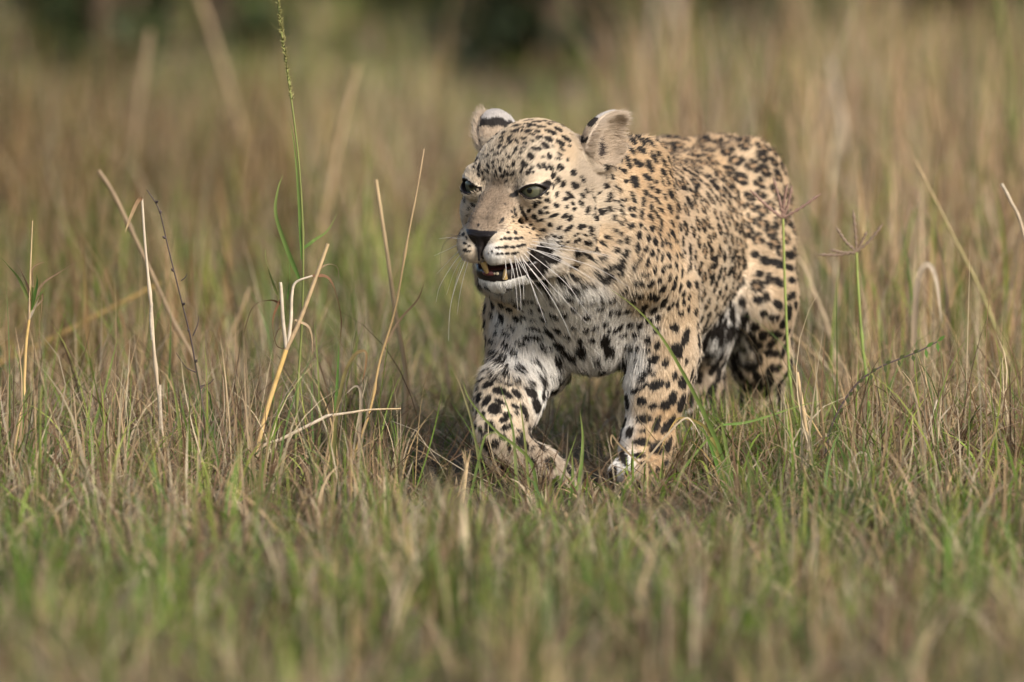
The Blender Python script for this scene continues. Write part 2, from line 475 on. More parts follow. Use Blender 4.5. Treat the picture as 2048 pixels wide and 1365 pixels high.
SP_HEAD += crop(1060, 350, 8.53, "380,25,60,60,0;715,10,60,30,0;465,95,80,60,90;545,160,100,80,90;380,220,90,45,85;750,195,120,100,30;865,90,90,55,60;930,285,100,40,65;450,350,100,45,100;660,355,130,80,30;590,420,90,60,-20;280,330,55,50,90;870,370,80,75,90;1265,200,95,95,0;1145,310,70,45,90;1020,285,60,30,80;1035,365,80,35,100;1320,390,170,75,-65;1080,440,110,50,-70;1325,590,100,75,80;265,435,85,60,15;155,395,50,45,0;130,465,60,45,50;65,505,80,60,90;715,500,70,60,0;850,500,130,60,65;430,530,95,75,20;610,555,60,60,-30;735,590,70,55,-20;955,615,100,70,-70;1065,580,70,40,-80;250,570,75,50,-10;165,650,90,55,30;275,655,60,40,-20;385,700,160,45,-20;60,720,85,65,20;575,705,100,70,-25;660,745,100,75,-35;160,775,110,40,-15;1090,735,90,80,90;315,850,80,70,0;475,900,90,50,-35;640,915,170,60,-30;855,885,120,80,-10;10,860,50,40,0;50,930,60,50,20;195,940,75,55,0;1010,950,130,80,65;1180,860,50,20,0;105,1030,40,30,0;160,1080,40,30,0;260,1050,50,30,-30;335,1015,50,30,-20;410,1040,60,40,-30;490,1060,80,40,-20;485,1135,70,35,-20;770,1020,110,35,-30;910,1020,60,30,10;1070,1085,60,50,30;820,1090,70,50,40;970,1150,110,75,10;760,1135,80,40,-30;1300,1070,60,50,60;1235,1165,100,60,40;1130,1285,90,80,0;620,1140,90,25,-25;530,1200,80,30,-10;930,1340,90,50,40")
SP_BODY = crop(910, 460, 8.53, "660,1110,100,50,40;830,1130,110,50,60;880,1190,60,40,0;625,1250,100,35,75;770,1280,110,40,60;1020,1170,80,40,-30;1060,1270,80,60,0;1290,1140,150,60,10;910,1340,60,50,0;970,1110,60,50,0")
SP_BODY += crop(1060, 470, 6.825, "310,340,160,90,-10;630,250,80,80,40;790,285,130,55,35;900,205,75,70,0;980,310,80,50,-30;1155,205,75,70,0;1310,70,80,70,-70;1195,90,60,50,0;1280,260,150,70,-60;1220,380,160,80,-60;1210,480,140,70,-60;1020,560,200,80,0;1090,440,120,60,-30;890,500,80,50,-30;990,460,90,40,20;650,440,90,40,-30;480,520,90,60,20;600,565,130,45,0;430,600,120,60,10;150,600,200,100,20;720,650,120,40,-10;830,650,50,40,0;600,710,160,70,10;510,790,110,60,40;680,860,70,45,0;810,880,110,50,-40;950,830,70,55,30;1060,840,60,40,30;1145,830,90,60,-10;1275,730,120,70,-40;250,745,80,60,0;40,855,80,40,0;280,890,90,50,20;400,910,80,50,10;600,1000,100,50,30;140,995,90,50,10;320,1095,100,50,15;470,1075,80,60,0;965,990,90,60,-40;770,1110,100,70,-15;1105,1045,50,50,0;1195,1040,60,50,40;180,1145,80,35,20;580,1245,70,40,-10;1025,1210,70,55,0;890,1250,90,45,-10;1250,1220,50,50,0;1350,1215,60,60,0;130,1280,220,40,10;360,1280,100,55,10;755,1290,80,50,0;1080,1290,50,50,0;1190,1280,100,50,-20;1345,1040,60,50,20")
SP_BODY += crop(940, 580, 6.825, "535,270,80,60,0;420,205,100,40,60;310,200,110,35,80;300,350,100,30,90;420,370,140,55,65;380,460,40,40,0;620,200,60,50,0;690,235,60,40,30;640,395,120,60,10;720,370,90,50,-30;560,520,110,40,30;360,585,60,40,50;490,600,120,50,30;1000,370,80,40,10;830,260,60,35,-40;860,390,70,30,-20;790,660,120,70,10;930,665,130,70,5;1210,740,130,70,25;1180,535,90,50,10;700,745,140,45,25;490,770,120,60,50;600,875,90,70,60;1000,805,100,50,25;1100,820,80,50,20;880,985,100,55,10;670,1080,140,70,30;370,890,240,85,25;430,1010,180,60,35;300,1090,140,30,0;480,1140,110,55,35;370,1200,170,70,35;250,1290,140,75,-15;200,1020,90,35,-20;190,1110,100,40,-35;160,1220,120,40,-30;300,710,100,45,20;630,1220,90,50,5;800,1250,120,45,25;530,1280,90,50,40;960,1230,200,75,55;1220,1170,120,60,60;1120,1310,120,40,95;780,1345,110,50,10;390,1350,120,60,0;1050,1120,180,30,15")
SP_BODY += crop(1120, 580, 6.825, "660,810,150,120,60;810,1020,140,70,-35;370,350,90,80,-10;950,790,120,60,20;1055,790,80,50,0;1190,830,90,30,0;1070,950,70,50,90;1265,955,150,85,-30;860,605,90,50,0;1030,610,80,60,0;1200,680,110,70,80;1330,760,110,60,-70;960,470,90,50,0;1095,480,80,70,30;1210,425,70,65,-20;1320,540,80,70,-60;1340,380,70,70,0;1120,330,60,55,0;1285,265,90,85,0;1155,235,90,60,-50;920,290,80,45,10;985,155,80,60,30;1100,80,85,75,90;1245,80,80,70,90;1320,105,75,60,90;1020,45,60,60,0;790,290,80,50,40;700,300,50,50,0;550,240,90,65,-40;610,460,70,50,-20;670,540,50,40,0;775,530,110,50,-15;840,465,50,40,0;490,500,80,45,-10;430,665,80,50,10;345,540,70,45,0;170,495,70,35,-10;95,630,75,50,0;270,690,90,50,80;1150,1130,200,60,-45;1280,1150,90,40,-40;1290,1300,150,100,-30;1150,1300,120,60,-30;490,920,80,50,10;560,990,80,40,30;20,740,60,60,0;1020,1340,120,60,0")
SP_BODY += crop(1220, 240, 6.825, "200,145,90,35,20;290,270,130,60,45;415,275,180,45,45;540,310,150,50,45;375,150,100,30,20;195,350,90,60,50;300,430,120,55,65;430,420,120,70,30;595,520,180,50,65;240,570,170,60,75;380,600,130,90,50;530,640,170,75,70;145,510,140,50,85;90,540,60,30,90;185,700,70,50,50;130,670,50,30,50;500,790,130,65,40;330,840,150,100,80;215,840,60,55,60;20,780,70,50,80;65,920,60,40,70;120,960,60,40,40;550,920,100,40,70;620,850,60,50,0;640,980,60,50,30;480,1000,90,50,70;555,1050,70,35,40;320,1090,100,55,60;295,1010,70,30,70;450,1120,130,45,95;645,1110,100,45,60;560,1190,110,50,100;155,1180,50,50,0;155,1265,80,45,80;130,1110,80,40,-30;210,1090,50,35,30;55,1110,45,40,0;65,1210,35,35,0;265,1220,80,45,80;330,1220,60,40,80;310,1305,60,55,0;430,1290,150,45,95;630,1290,100,50,75;690,1240,80,40,60;550,1330,100,45,60;25,1345,80,50,-80;825,1020,120,70,80;720,720,100,60,70;825,745,100,45,65;710,840,130,30,80;785,840,100,35,90;880,915,130,35,60;730,590,130,40,65;650,470,80,50,45;795,545,90,40,60;810,1220,120,50,80;920,1170,170,50,75;740,1050,90,30,80;895,1330,90,40,60")
SP_BODY += crop(1220, 430, 6.825, "125,115,70,60,0;205,75,55,40,50;275,150,90,75,-30;415,145,75,45,95;480,185,45,35,90;575,185,95,55,-80;690,100,80,35,90;680,190,110,40,95;40,215,60,45,-20;105,265,60,45,20;395,280,100,60,95;520,310,105,50,85;610,355,105,55,85;675,265,70,40,90;705,390,100,35,100;220,345,100,65,-60;100,365,60,40,0;375,440,120,60,100;490,470,90,45,105;575,515,85,50,90;655,490,55,30,95;640,590,70,35,90;715,565,95,40,-70;800,560,120,40,70;370,650,220,45,-60;505,640,120,45,-70;610,745,120,45,95;725,740,110,50,-70;440,805,60,40,-60;505,800,80,45,-75;345,900,90,50,-40;435,930,60,45,0;550,930,120,60,-45;680,890,90,50,90;720,1000,120,65,-35;870,960,130,45,100;890,860,80,40,100;330,1075,70,60,50;420,1105,90,70,-80;565,1105,80,70,-60;635,1130,65,60,-60;740,1180,140,60,-70;300,1185,80,50,40;475,1255,90,60,-60;595,1290,90,80,0;805,1270,80,40,-70;855,1220,70,35,-80;920,1200,130,35,95;1005,1190,70,45,90;1005,1070,90,50,-60;960,990,120,30,100;850,260,90,60,85;835,110,90,45,80;950,170,90,45,90;910,360,130,40,95;815,410,80,40,90;900,550,90,45,90;900,690,90,45,95;980,560,70,45,90;970,760,140,35,95;990,360,120,30,95;1085,470,150,40,85;1160,540,110,30,85;1085,700,150,40,100;1145,750,110,35,100;1070,940,90,50,60;810,690,50,30,90;770,690,50,30,90;810,840,100,35,95;790,280,80,30,80;755,350,100,25,95;970,1340,80,60,30;1075,1270,100,35,100;440,1345,60,50,0;1080,1120,100,30,100")
SP_BODY += crop(940, 760, 6.2, "370,135,160,80,15;480,190,100,60,40;580,170,140,70,45;470,45,110,45,30;760,150,190,90,45;820,300,150,80,75;850,350,110,50,-60;1020,120,160,50,100;110,220,110,50,-60;210,255,150,65,-60;370,265,140,50,30;305,360,145,120,-30;560,325,100,50,35;665,360,120,60,65;690,450,90,40,100;175,430,90,50,80;90,410,110,35,-85;460,435,90,70,-10;420,490,100,60,-20;570,405,60,40,50;245,580,150,100,75;460,580,150,50,-25;140,620,110,45,70;410,710,80,75,-20;315,780,90,90,0;210,800,160,80,50;600,630,50,30,0;640,690,60,50,40;650,790,170,90,35;480,820,130,40,90;740,985,130,60,30;810,1055,80,40,10;100,110,60,35,-60;75,560,70,30,90;770,850,80,20,-50")
SP_BODY += crop(1210, 720, 4.873, "455,10,90,50,0;590,30,80,50,-50;760,215,110,80,80;675,155,80,40,-70;510,240,130,70,-35;290,300,80,60,0;400,130,110,40,-40;355,400,85,80,20;470,450,90,60,-10;600,430,110,70,-30;660,370,120,70,-80;750,420,150,55,-65;380,570,130,80,0;500,625,140,55,-65;620,630,180,70,-50;195,520,80,40,-80;240,700,100,60,-60;370,690,60,30,0;360,800,150,70,5;495,870,120,110,-60;610,840,140,60,-65;180,935,140,70,80;330,930,80,55,-20;390,1020,80,60,0;585,1000,90,35,-60;510,1070,80,30,-80;720,620,120,60,-50;680,1190,90,100,0;440,1100,60,30,-70;210,1120,70,50,-50;790,10,50,30,90;610,240,60,40,-70")
# hindquarters (soft in the photograph)
SP_BODY += crop(1380, 480, 3.41, "400,850,110,75,10;540,900,110,40,-65;320,975,90,50,30;520,1040,80,40,-70;160,620,110,70,-25;265,625,90,65,-30;125,750,90,55,-10;470,235,50,45,0;530,270,90,40,-75;600,290,80,50,20;680,105,55,50,80;675,190,50,40,0;690,275,50,40,0;470,410,70,45,10;520,385,60,40,60;600,440,70,45,40;440,100,50,45,0;510,145,80,50,20;600,165,100,50,15;690,380,70,40,-30;500,500,50,40,0;570,530,70,40,0;630,575,50,40,80;270,215,50,35,-60;200,230,90,30,-70;170,150,80,40,-70;290,110,80,30,-70;230,110,60,30,80;150,265,60,40,-60;330,240,60,40,-60;450,715,80,50,0;580,640,100,40,10;350,730,70,50,-40;560,770,110,45,5;430,1000,140,50,5;600,870,60,40,-60")

# raycast onto the sculpted body
BVH = BVHTree.FromPolygons([tuple(v) for v in BV], [tuple(f) for f in BFc])
def hit(px, py):
    d = nrm(ray(px, py))
    r = BVH.ray_cast(Vector(CAMP), Vector(d))
    if r[0] is None: return None
    n = np.array(r[1]); n = n if n @ d < 0 else -n
    return np.array(r[0]), n
spots = []           # centre, normal, A, B (semi-axis vectors in the surface)
def add_spot(px, py, L, Wd, an, soft=1.0):
    h = hit(px, py)
    if h is None: return None
    p, n = h
    for cen_, t_, n_, w_, base in EARS:
        q = (p - cen_) * S
        if abs(q @ w_) < 56 and -40 < q @ t_ < 90 and abs(q @ n_) < 45 and (n @ n_ > 0.1 or q @ t_ > -12): return None
    out = []
    for r, a in ((L, an), (Wd, an + math.pi / 2)):
        d = ray(px + r * math.cos(a), py + r * math.sin(a)); den = n @ d
        flat = U(r, p[1])
        if abs(den) < 0.12 * np.linalg.norm(d): den = -0.12
        q = CAMP + d * ((p - CAMP) @ n / den)
        v = q - p
        v = v - n * (v @ n)
        l = np.linalg.norm(v)
        v = v / max(l, 1e-9) * min(max(l, flat * 0.9), flat * 2.6)
        out.append(v)
    A_, B_ = out
    # make the pair orthogonal
    B_ = B_ - A_ * (A_ @ B_) / (A_ @ A_)
    if np.linalg.norm(B_) < U(2, p[1]): B_ = nrm(np.cross(n, A_)) * U(Wd, p[1])
    spots.append((p, n, A_, B_, soft))
    return p
for sp_ in SP_HEAD: add_spot(sp_[0], sp_[1], sp_[2] * 1.08, sp_[3] * 1.1, sp_[4])
for sp_ in SP_BODY:
    k_ = 1.12
    add_spot(sp_[0], sp_[1], sp_[2] * k_, sp_[3] * k_ * 1.03, sp_[4])
n_read = len(spots)
# black lip corner and the dark folds behind it
for x, y, L, W_, an in ((1078, 500, 20, 11, 12), (1066, 515, 20, 12, 50), (1094, 510, 8, 14, 20), (1080, 538, 18, 8, -20), (1066, 548, 14, 8, 0),
                        (1032, 388, 12, 5, -35), (1098, 368, 10, 5, 15),):
    add_spot(x, y, L, W_, math.radians(an))
# mirror the face's markings to its far side where they are not in view
def visible(p, n):
    d = p - CAMP
    if n @ nrm(d) > -0.12: return False
    r = BVH.ray_cast(Vector(CAMP), Vector(nrm(d)))
    return r[0] is not None and abs(r[3] - np.linalg.norm(d)) < 0.01
def mirror_head(v, point=True):
    q = (v - HO) if point else v
    return v - 2 * ha * (q @ ha)
for p, n, A_, B_, sf in list(spots[:len(SP_HEAD)]):
    if (to_head(p)[0]) < 25: continue
    q = mirror_head(p); l = BVH.find_nearest(Vector(q), 0.03)
    if l[0] is None: continue
    q = np.array(l[0]); nn = np.array(l[1]); nn = nn if nn @ mirror_head(n, False) > 0 else -nn
    if visible(q, nn): continue
    spots.append((q, nn, mirror_head(A_, False), mirror_head(B_, False), sf))
# the rest of the coat: rosettes scattered evenly over what the photograph hides or blurs
FT = np.concatenate([BFc[:, [0, 1, 2]], BFc[:, [0, 2, 3]]])
Aa = np.linalg.norm(np.cross(BV[FT[:, 1]] - BV[FT[:, 0]], BV[FT[:, 2]] - BV[FT[:, 0]]), axis=1) / 2
def sample(n, w, r):
    pr = Aa * w; pr = pr / pr.sum()
    t = r.choice(len(FT), n, p=pr)
    u, v = r.random(n), r.random(n); fl = u + v > 1; u[fl] = 1 - u[fl]; v[fl] = 1 - v[fl]
    b0 = (1 - u - v)[:, None]
    F3 = FT[t]
    return (BV[F3[:, 0]] * b0 + BV[F3[:, 1]] * u[:, None] + BV[F3[:, 2]] * v[:, None],
            nrm(BN[F3[:, 0]] * b0 + BN[F3[:, 1]] * u[:, None] + BN[F3[:, 2]] * v[:, None]))
r2 = np.random.default_rng(11)
cp_, cn_ = sample(26000, np.ones(len(FT)), r2)
grid = {}
def gkey(p): return tuple((p / 0.03).astype(int))
def near_any(p, r):
    k = gkey(p)
    for i in (-1, 0, 1):
        for j in (-1, 0, 1):
            for l in (-1, 0, 1):
                for q, rq in grid.get((k[0] + i, k[1] + j, k[2] + l), ()):
                    if np.sum((q - p) ** 2) < max(r, rq) ** 2: return True
    return False
def gadd(p, r): grid.setdefault(gkey(p), []).append((p, r))
for p, n, A_, B_, sf in spots: gadd(p, 0.0155 if to_head(p)[1] > -230 and p[2] > 0.3 else (0.02 if (p - BS) @ BF > -0.3 else 0.0165))
brown = []            # tinted hearts of rosettes
for p, n in zip(cp_, cn_):
    h_ = to_head(p)
    s_ = (p - BS) @ BF; l_ = (p - BS) @ BL
    if h_[1] > 20 and abs(h_[0]) < 60: continue
    if h_[1] > -190 and p[2] > 0.3 and visible(p, n): continue
    head = h_[1] > -200 and p[2] > 0.33 and s_ > 0.1
    if head and h_[2] > 40: rad = 0.016
    elif head: rad = 0.017
    elif p[2] < 0.24: rad = 0.023 if s_ > -0.3 else 0.019
    elif s_ < -0.3 and abs(l_) > 0.06 and p[2] < 0.42: rad = 0.0195
    elif s_ < 0.02: rad = 0.0225
    else: rad = 0.022
    if near_any(p, rad): continue
    gadd(p, rad)
    fl = -BF * 0.9 - BZ * 0.4
    if p[2] < 0.24: fl = -BZ
    fl = nrm(fl - n * (fl @ n)); sdv = np.cross(n, fl)
    k = r2.uniform(0.8, 1.2)
    if s_ < 0.02 and p[2] > 0.26:
        m = r2.integers(3, 5); ph = r2.uniform(0, 6.28); rr = r2.uniform(0.0066, 0.0085)
        top = p[2] > 0.425
        st = 1.25 if top else 1.0; kk = 1.24 if top else 1.0
        for i in range(m):
            a = ph + i * 6.283 / m + r2.uniform(-0.3, 0.3)
            c = p + (fl * math.cos(a) * st + sdv * math.sin(a)) * rr
            tg = -fl * math.sin(a) + sdv * math.cos(a)
            spots.append((c, n, tg * kk * r2.uniform(0.0050, 0.0075), (fl * math.cos(a) + sdv * math.sin(a)) * kk * r2.uniform(0.0034, 0.0048), 0.86 if s_ < -0.25 else 1.0))
        brown.append((p, n, rr * 0.95))
    else:
        sz = 0.0062 if head else (0.0105 if p[2] < 0.24 else 0.0075)
        a = r2.uniform(-0.5, 0.5)
        spots.append((p, n, (fl * math.cos(a) + sdv * math.sin(a)) * sz * k * 1.2, (sdv * math.cos(a) - fl * math.sin(a)) * sz * 0.75 * r2.uniform(0.8, 1.2), 1.0))
print('spots', n_read, len(spots))

# base colour: control points with the colour the fur itself has, except the shade-toned far hind leg
GOLD, LGOLD, CREAM, WHITE, BRIDGE, EARB = (0.52, 0.367, 0.215), (0.575, 0.445, 0.298), (0.645, 0.54, 0.405), (0.76, 0.73, 0.68), (0.235, 0.172, 0.115), (0.44, 0.36, 0.27)
CTRL = {
 'g': (GOLD, "1250,300;1300,330;1345,370;1280,380;1320,430;1400,310;1450,290;1310,880;1310,930;1330,840;1345,480;1430,320"),
 'l': (LGOLD, "1560,600;1540,660;1530,720;1500,340;1540,400;1560,470;1130,300;1150,270;1100,255;1050,255;1210,470;1250,450;1290,520;1350,560;1370,620;1420,480;1460,420;1480,500;1570,560;1070,460;1035,455;1330,700;1290,800;1335,770;1265,390;1020,275;1300,600;1340,640"),
 'c': (CREAM, "1110,330;1120,400;1150,440;1200,420;1225,420;1050,335;1066,350;950,346;1000,320;1230,520;1160,540;1450,580;1540,620;1430,620;1000,610;960,330;1090,300;1140,480;1010,488;945,500;1280,620;1530,790;965,700;960,800;1000,800;1255,560;1010,850;1180,470;1100,430;940,400"),
 'w': (WHITE, "1096,490;1010,575;1040,585;1180,600;1150,650;1050,650;1100,700;1220,680;1270,720;1200,740;1430,690;1470,690;1255,780;1245,860;1237,930;1380,850;1090,790;1060,620;990,510;1000,640;1240,640;1040,720;1150,580;1455,660;1080,835;1120,590"),
 'b': (BRIDGE, "975,400;960,430;1000,415;985,448;950,445;1012,400;990,385"),
 'e': (EARB, "1210,275;1228,250;1205,340;1190,325;1000,232;985,240;1025,240;1080,910;1110,950;1050,890;1170,330")}
cpts, ccol = [], []
for k_, (c_, txt) in CTRL.items():
    for it in txt.split(';'):
        x, y = (float(q) for q in it.split(','))
        h_ = hit(x, y)
        if h_ is None: continue
        p = h_[0]; cpts.append(p); ccol.append(c_)
        isH = to_head(p)[1] > -200 and p[2] > 0.30 and (p - BS) @ BF > 0.1
        if isH: q = mirror_head(p)
        else: q = p - 2 * BL * ((p - BS) @ BL)
        if np.linalg.norm(q - p) > 0.07: cpts.append(q); ccol.append(c_)
for s_ in np.linspace(0.0, -0.6, 7):                     # the back and the belly line
    cpts.append(B(s_, 0, 0.50)); ccol.append(GOLD)
    cpts.append(B(s_, 0, 0.19)); ccol.append(WHITE)
for q_ in ((1385, 650, 0.62), (1400, 770, 0.66), (1392, 850, 0.64), (1410, 700, 0.60)):  # far hind leg: darker tan, the belly's shade put into the coat
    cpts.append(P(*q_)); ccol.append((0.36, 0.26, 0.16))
for q_ in ((0, 32, -198), (26, 20, -196), (-24, 22, -196), (0, 10, -204), (30, 0, -200), (-28, 4, -200), (10, 36, -192)):
    cpts.append(H(*q_)); ccol.append((0.78, 0.76, 0.72)); cpts.append(H(*q_)); ccol.append((0.78, 0.76, 0.72))
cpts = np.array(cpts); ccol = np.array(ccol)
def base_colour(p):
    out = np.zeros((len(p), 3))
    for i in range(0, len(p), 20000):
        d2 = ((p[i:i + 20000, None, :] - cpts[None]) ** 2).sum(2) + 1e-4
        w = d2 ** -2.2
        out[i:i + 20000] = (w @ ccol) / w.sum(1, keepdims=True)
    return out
def vnoise(p, sc, seed=0):
    """cheap smooth noise from a few sines"""
    r = np.random.default_rng(seed); v = np.zeros(len(p))
    for _ in range(6):
        k = r.normal(size=3) * sc; v += np.sin(p @ k + r.uniform(0, 6.28))
    return v / 6
BLACK = np.array([0.020, 0.016, 0.0135])
def coat(p, n, jag=0.16):
    col = base_colour(p)
    hn = to_head(p); br_ = (np.abs(hn[:, 0]) < 48) & (hn[:, 1] > 0) & (hn[:, 2] > -92)
    col *= (1 + 0.10 * vnoise(p, 60, 3) + np.where(br_, 0.34, 0.10) * vnoise(p, 1400, 8) + np.where(br_, 0.18, 0.08) * vnoise(p, 500, 9))[:, None]
    N_ = len(p)
    kd = KDTree(N_)
    for i, q in enumerate(p): kd.insert(q, i)
    kd.balance()
    dark = np.zeros(N_); br = np.zeros(N_)
    wob = vnoise(p, 900, 5) * jag + vnoise(p, 420, 6) * jag
    for c, nn, rr in brown:
        f = kd.find_range(Vector(c), rr * 1.3)
        if not f: continue
        ix = np.array([q[1] for q in f]); dd = np.array([q[2] for q in f]) / rr
        br[ix] = np.maximum(br[ix], sstep(1.2, 0.6, dd))
    for c, nn, A_, B_, sf in spots:
        ra = math.sqrt(A_ @ A_); rb = math.sqrt(B_ @ B_)
        f = kd.find_range(Vector(c), max(ra, rb) * 1.4)
        if not f: continue
        ix = np.array([q[1] for q in f])
        q = p[ix] - c
        u = q @ A_ / (ra * ra); v = q @ B_ / (rb * rb); w = q @ nn / 0.016
        ok = (n[ix] @ nn > -0.2)
        r = np.sqrt(u * u + v * v + w * w * 0.5) + wob[ix]
        edge = 0.10 + 0.0006 / max(rb, 0.002)
        val = sstep(1.06 + edge, 1.06 - edge, r) * sf * ok
        dark[ix] = np.maximum(dark[ix], val)
    tint = col * np.array([0.78, 0.66, 0.55])
    col = col + (tint - col) * (br * 0.75)[:, None]
    return col, dark

# naked skin: eyelids, lips, inside of the mouth, bed of the nose
def ear_paint(p, n, col):
    """dark band across the back of the ears, pale tips, plain buff inside"""
    ine_all = np.zeros(len(p), bool)
    for cen_, t_, n_, w_, base in EARS:
        q = (p - cen_) * S
        zone = (np.abs(q @ w_) < 58) & (np.abs(q @ n_) < 45) & (q @ t_ < 95)
        back = zone & ((n @ n_) < -0.02); tt = q @ t_ + 3 * np.sin(q @ w_ * 0.2)
        col = np.where((zone & (tt > -14))[:, None], np.array([0.47, 0.385, 0.285]), col)
        col = np.where((back & (tt > -20))[:, None], np.array([0.46, 0.36, 0.26]), col)
        col = np.where((back & (tt > 4) & (tt < 27))[:, None], BLACK * 1.4, col)
        col = np.where((back & (tt >= 27))[:, None], np.array([0.50, 0.46, 0.42]), col)
        inner = zone & ((n @ n_) > 0.2) & (tt > -45)
        col = np.where(inner[:, None], np.array([0.55, 0.445, 0.335]), col)
        canal_shade = inner & (((q @ w_) / 16) ** 2 + ((tt + 22) / 16) ** 2 < 1)  # dark ear canal painted on the shell as shade, no opening modelled
        col = np.where(canal_shade[:, None], np.array([0.07, 0.055, 0.05]), col)
        ine_all |= (back & (tt > -20)) | inner
    return col, ine_all
def bare_mask(p):
    h_ = to_head(p); a, b_, c_ = h_.T
    bare = np.zeros(len(p)); lip = np.zeros(len(p)); red = np.zeros(len(p))
    for e, (ea, eu, eh) in zip(EC, (EYE_AX, EYE_AX2)):
        q = (p - e) * S
        f = q @ ea; u = q @ eh; v = q @ eu
        mid = 0.16 * u - 0.5; uu = np.clip(u / 29, -1, 1)
        hh = np.where(v > mid, 9.5, 13.5) * (1 - uu * uu) + np.where(v > mid, 5.0, 5.5)
        m = (np.abs(v - mid) < hh) & (np.abs(u) < 33) & (f > 0) & (f < 50)
        bare = np.maximum(bare, m)
    up = -151 + np.abs(a) * 0.10 - 0.02 * (b_ + 25); lo = -145 - (b_ + 28) * 0.28
    inm = (c_ < up + 2) & (c_ > lo - np.where(np.abs(a) < 62, 24, 13)) & (b_ > -34) & (np.abs(a) < 84) & (c_ < -120)
    lip = np.maximum(lip, inm)
    deep = (c_ < up - 1) & (c_ > lo - 1) & (b_ > -20) & (b_ < 44 - np.abs(a) * 0.5) & (np.abs(a) < 52)
    red = np.maximum(red, deep)
    nose = (np.abs(a) < 36 * np.clip(1 - (-c_ - 84) / 46, 0, 1)) & (c_ < -82) & (b_ > 58)
    phil = (np.abs(a) < 3.5) & (b_ > 60) & (c_ > -155) & (c_ < -110)
    bare = np.maximum(bare, nose | phil)
    return np.maximum(bare, np.maximum(lip, red)), red

# ------------------------------------------------------------------ leopard as objects
leo = empty('leopard', (BS[0], BS[1], 0.0), 'spotted leopard walking through short grass, mouth slightly open, looking to the left', 'leopard')
skin_mat = material('leopard_skin', rough=0.65, spec=0.25, attr='tint', gloss_attr='wet')
vcol, vdark = coat(BV, BN)
vb, vr = bare_mask(BV)
vc = vcol * (1 - vdark[:, None]) + BLACK * vdark[:, None]
vc, _ = ear_paint(BV, BN, vc)
vc = vc * (1 - vb[:, None]) + np.array([0.016, 0.012, 0.011]) * vb[:, None]
vc = vc * (1 - vr[:, None]) + np.array([0.09, 0.028, 0.028]) * vr[:, None]
body = mesh_np('body', BV, BFc, skin_mat, leo, vc, extra={'wet': vb})

def sdf_part(name, lo, hi, step, builder, mat, parent):
    """a small separate piece sculpted the same way"""
    global D, GX, GY, GZ
    keep = (D, GX, GY, GZ)
    lo = np.array(lo); hi = np.array(hi)
    GX, GY, GZ = [np.arange(lo[i], hi[i], step).astype(np.float32) for i in range(3)]
    D = np.full((len(GX), len(GY), len(GZ)), 0.05, np.float32)
    builder()
    V, F = surface_nets(D, (GX, GY, GZ))
    D, GX, GY, GZ = keep
    return mesh_np(name, V, F, mat, parent)
nose_mat = material('nose_leather', rough=0.42, spec=0.22, color=(0.013, 0.010, 0.0095), bump=(900, 0.25, 0.0004))
def nose_build():
    for sd in (1, -1):
        hell(14 * sd, 69, -93, 18, 16, 8, 6)
        hcone((24 * sd, 66, -92), (40 * sd, 56, -82), 7, 3.5, 5)
    hcone((0, 70, -98), (0, 76, -122), 14, 5, 8)
    hcone((0, 78, -120), (0, 79, -142), 4, 2.5, 4)
    for sd in (1, -1):
        hell(18 * sd, 89, -101, 8, 8, 5, 3, True)
        hcone((22 * sd, 84, -100), (34 * sd, 72, -95), 4, 3, 3, True)
c0 = H(0, 72, -106)
sdf_part('nose', c0 - 0.045, c0 + 0.045, 0.0009, nose_build, nose_mat, leo)

# eyes: ball and iris with its round pupil
eye_mat = material('eyeball', rough=0.05, spec=0.6, color=(0.05, 0.045, 0.035))
iris_mat = material('iris', rough=0.06, spec=0.55, attr='tint')
LOOK = nrm(hb * 0.86 + ha * 0.08 - hc * 0.02)
def dome(c, ax, r, a0, a1, rings, seg, colf=None):
    x = nrm(np.cross(ax, BZ)); y = np.cross(x, ax)
    V, C = [], []
    for i in range(rings + 1):
        a = a0 + (a1 - a0) * i / rings
        for k in range(seg):
            t = 2 * math.pi * k / seg
            V.append(c + r * (ax * math.cos(a) + (x * math.cos(t) + y * math.sin(t)) * math.sin(a)))
            if colf: C.append(colf(i / rings, t))
    F = [[i * seg + k, i * seg + (k + 1) % seg, (i + 1) * seg + (k + 1) % seg, (i + 1) * seg + k] for i in range(rings) for k in range(seg)]
    return np.array(V), np.array(F), (np.array(C) if colf else None)
def iris_col(t, th):
    if t < 0.25: return np.array([0.004, 0.004, 0.004])
    f = 0.85 + 0.15 * math.sin(th * 23) * math.sin(th * 7 + 1)
    c = np.array([0.098, 0.100, 0.064]) * f
    if t > 0.85: c = c * (1 - (t - 0.85) / 0.15 * 0.85)
    if t < 0.36: c = c * np.array([1.0, 0.92, 0.7])
    return c
for i in range(2):
    lk = nrm(LOOK + (ha * 0.10 if i == 0 else -ha * 0.12))
    V, F, _ = dome(EC[i], lk, ER / S, 0.001, math.pi - 0.001, 24, 32)
    e = mesh_np('eye', V, F, eye_mat, leo)
    V, F, C = dome(EC[i], lk, (ER + 0.45) / S, 0.001, 0.82, 18, 48, iris_col)
    mesh_np('iris', V, F, iris_mat, e, C).matrix_parent_inverse = Matrix()

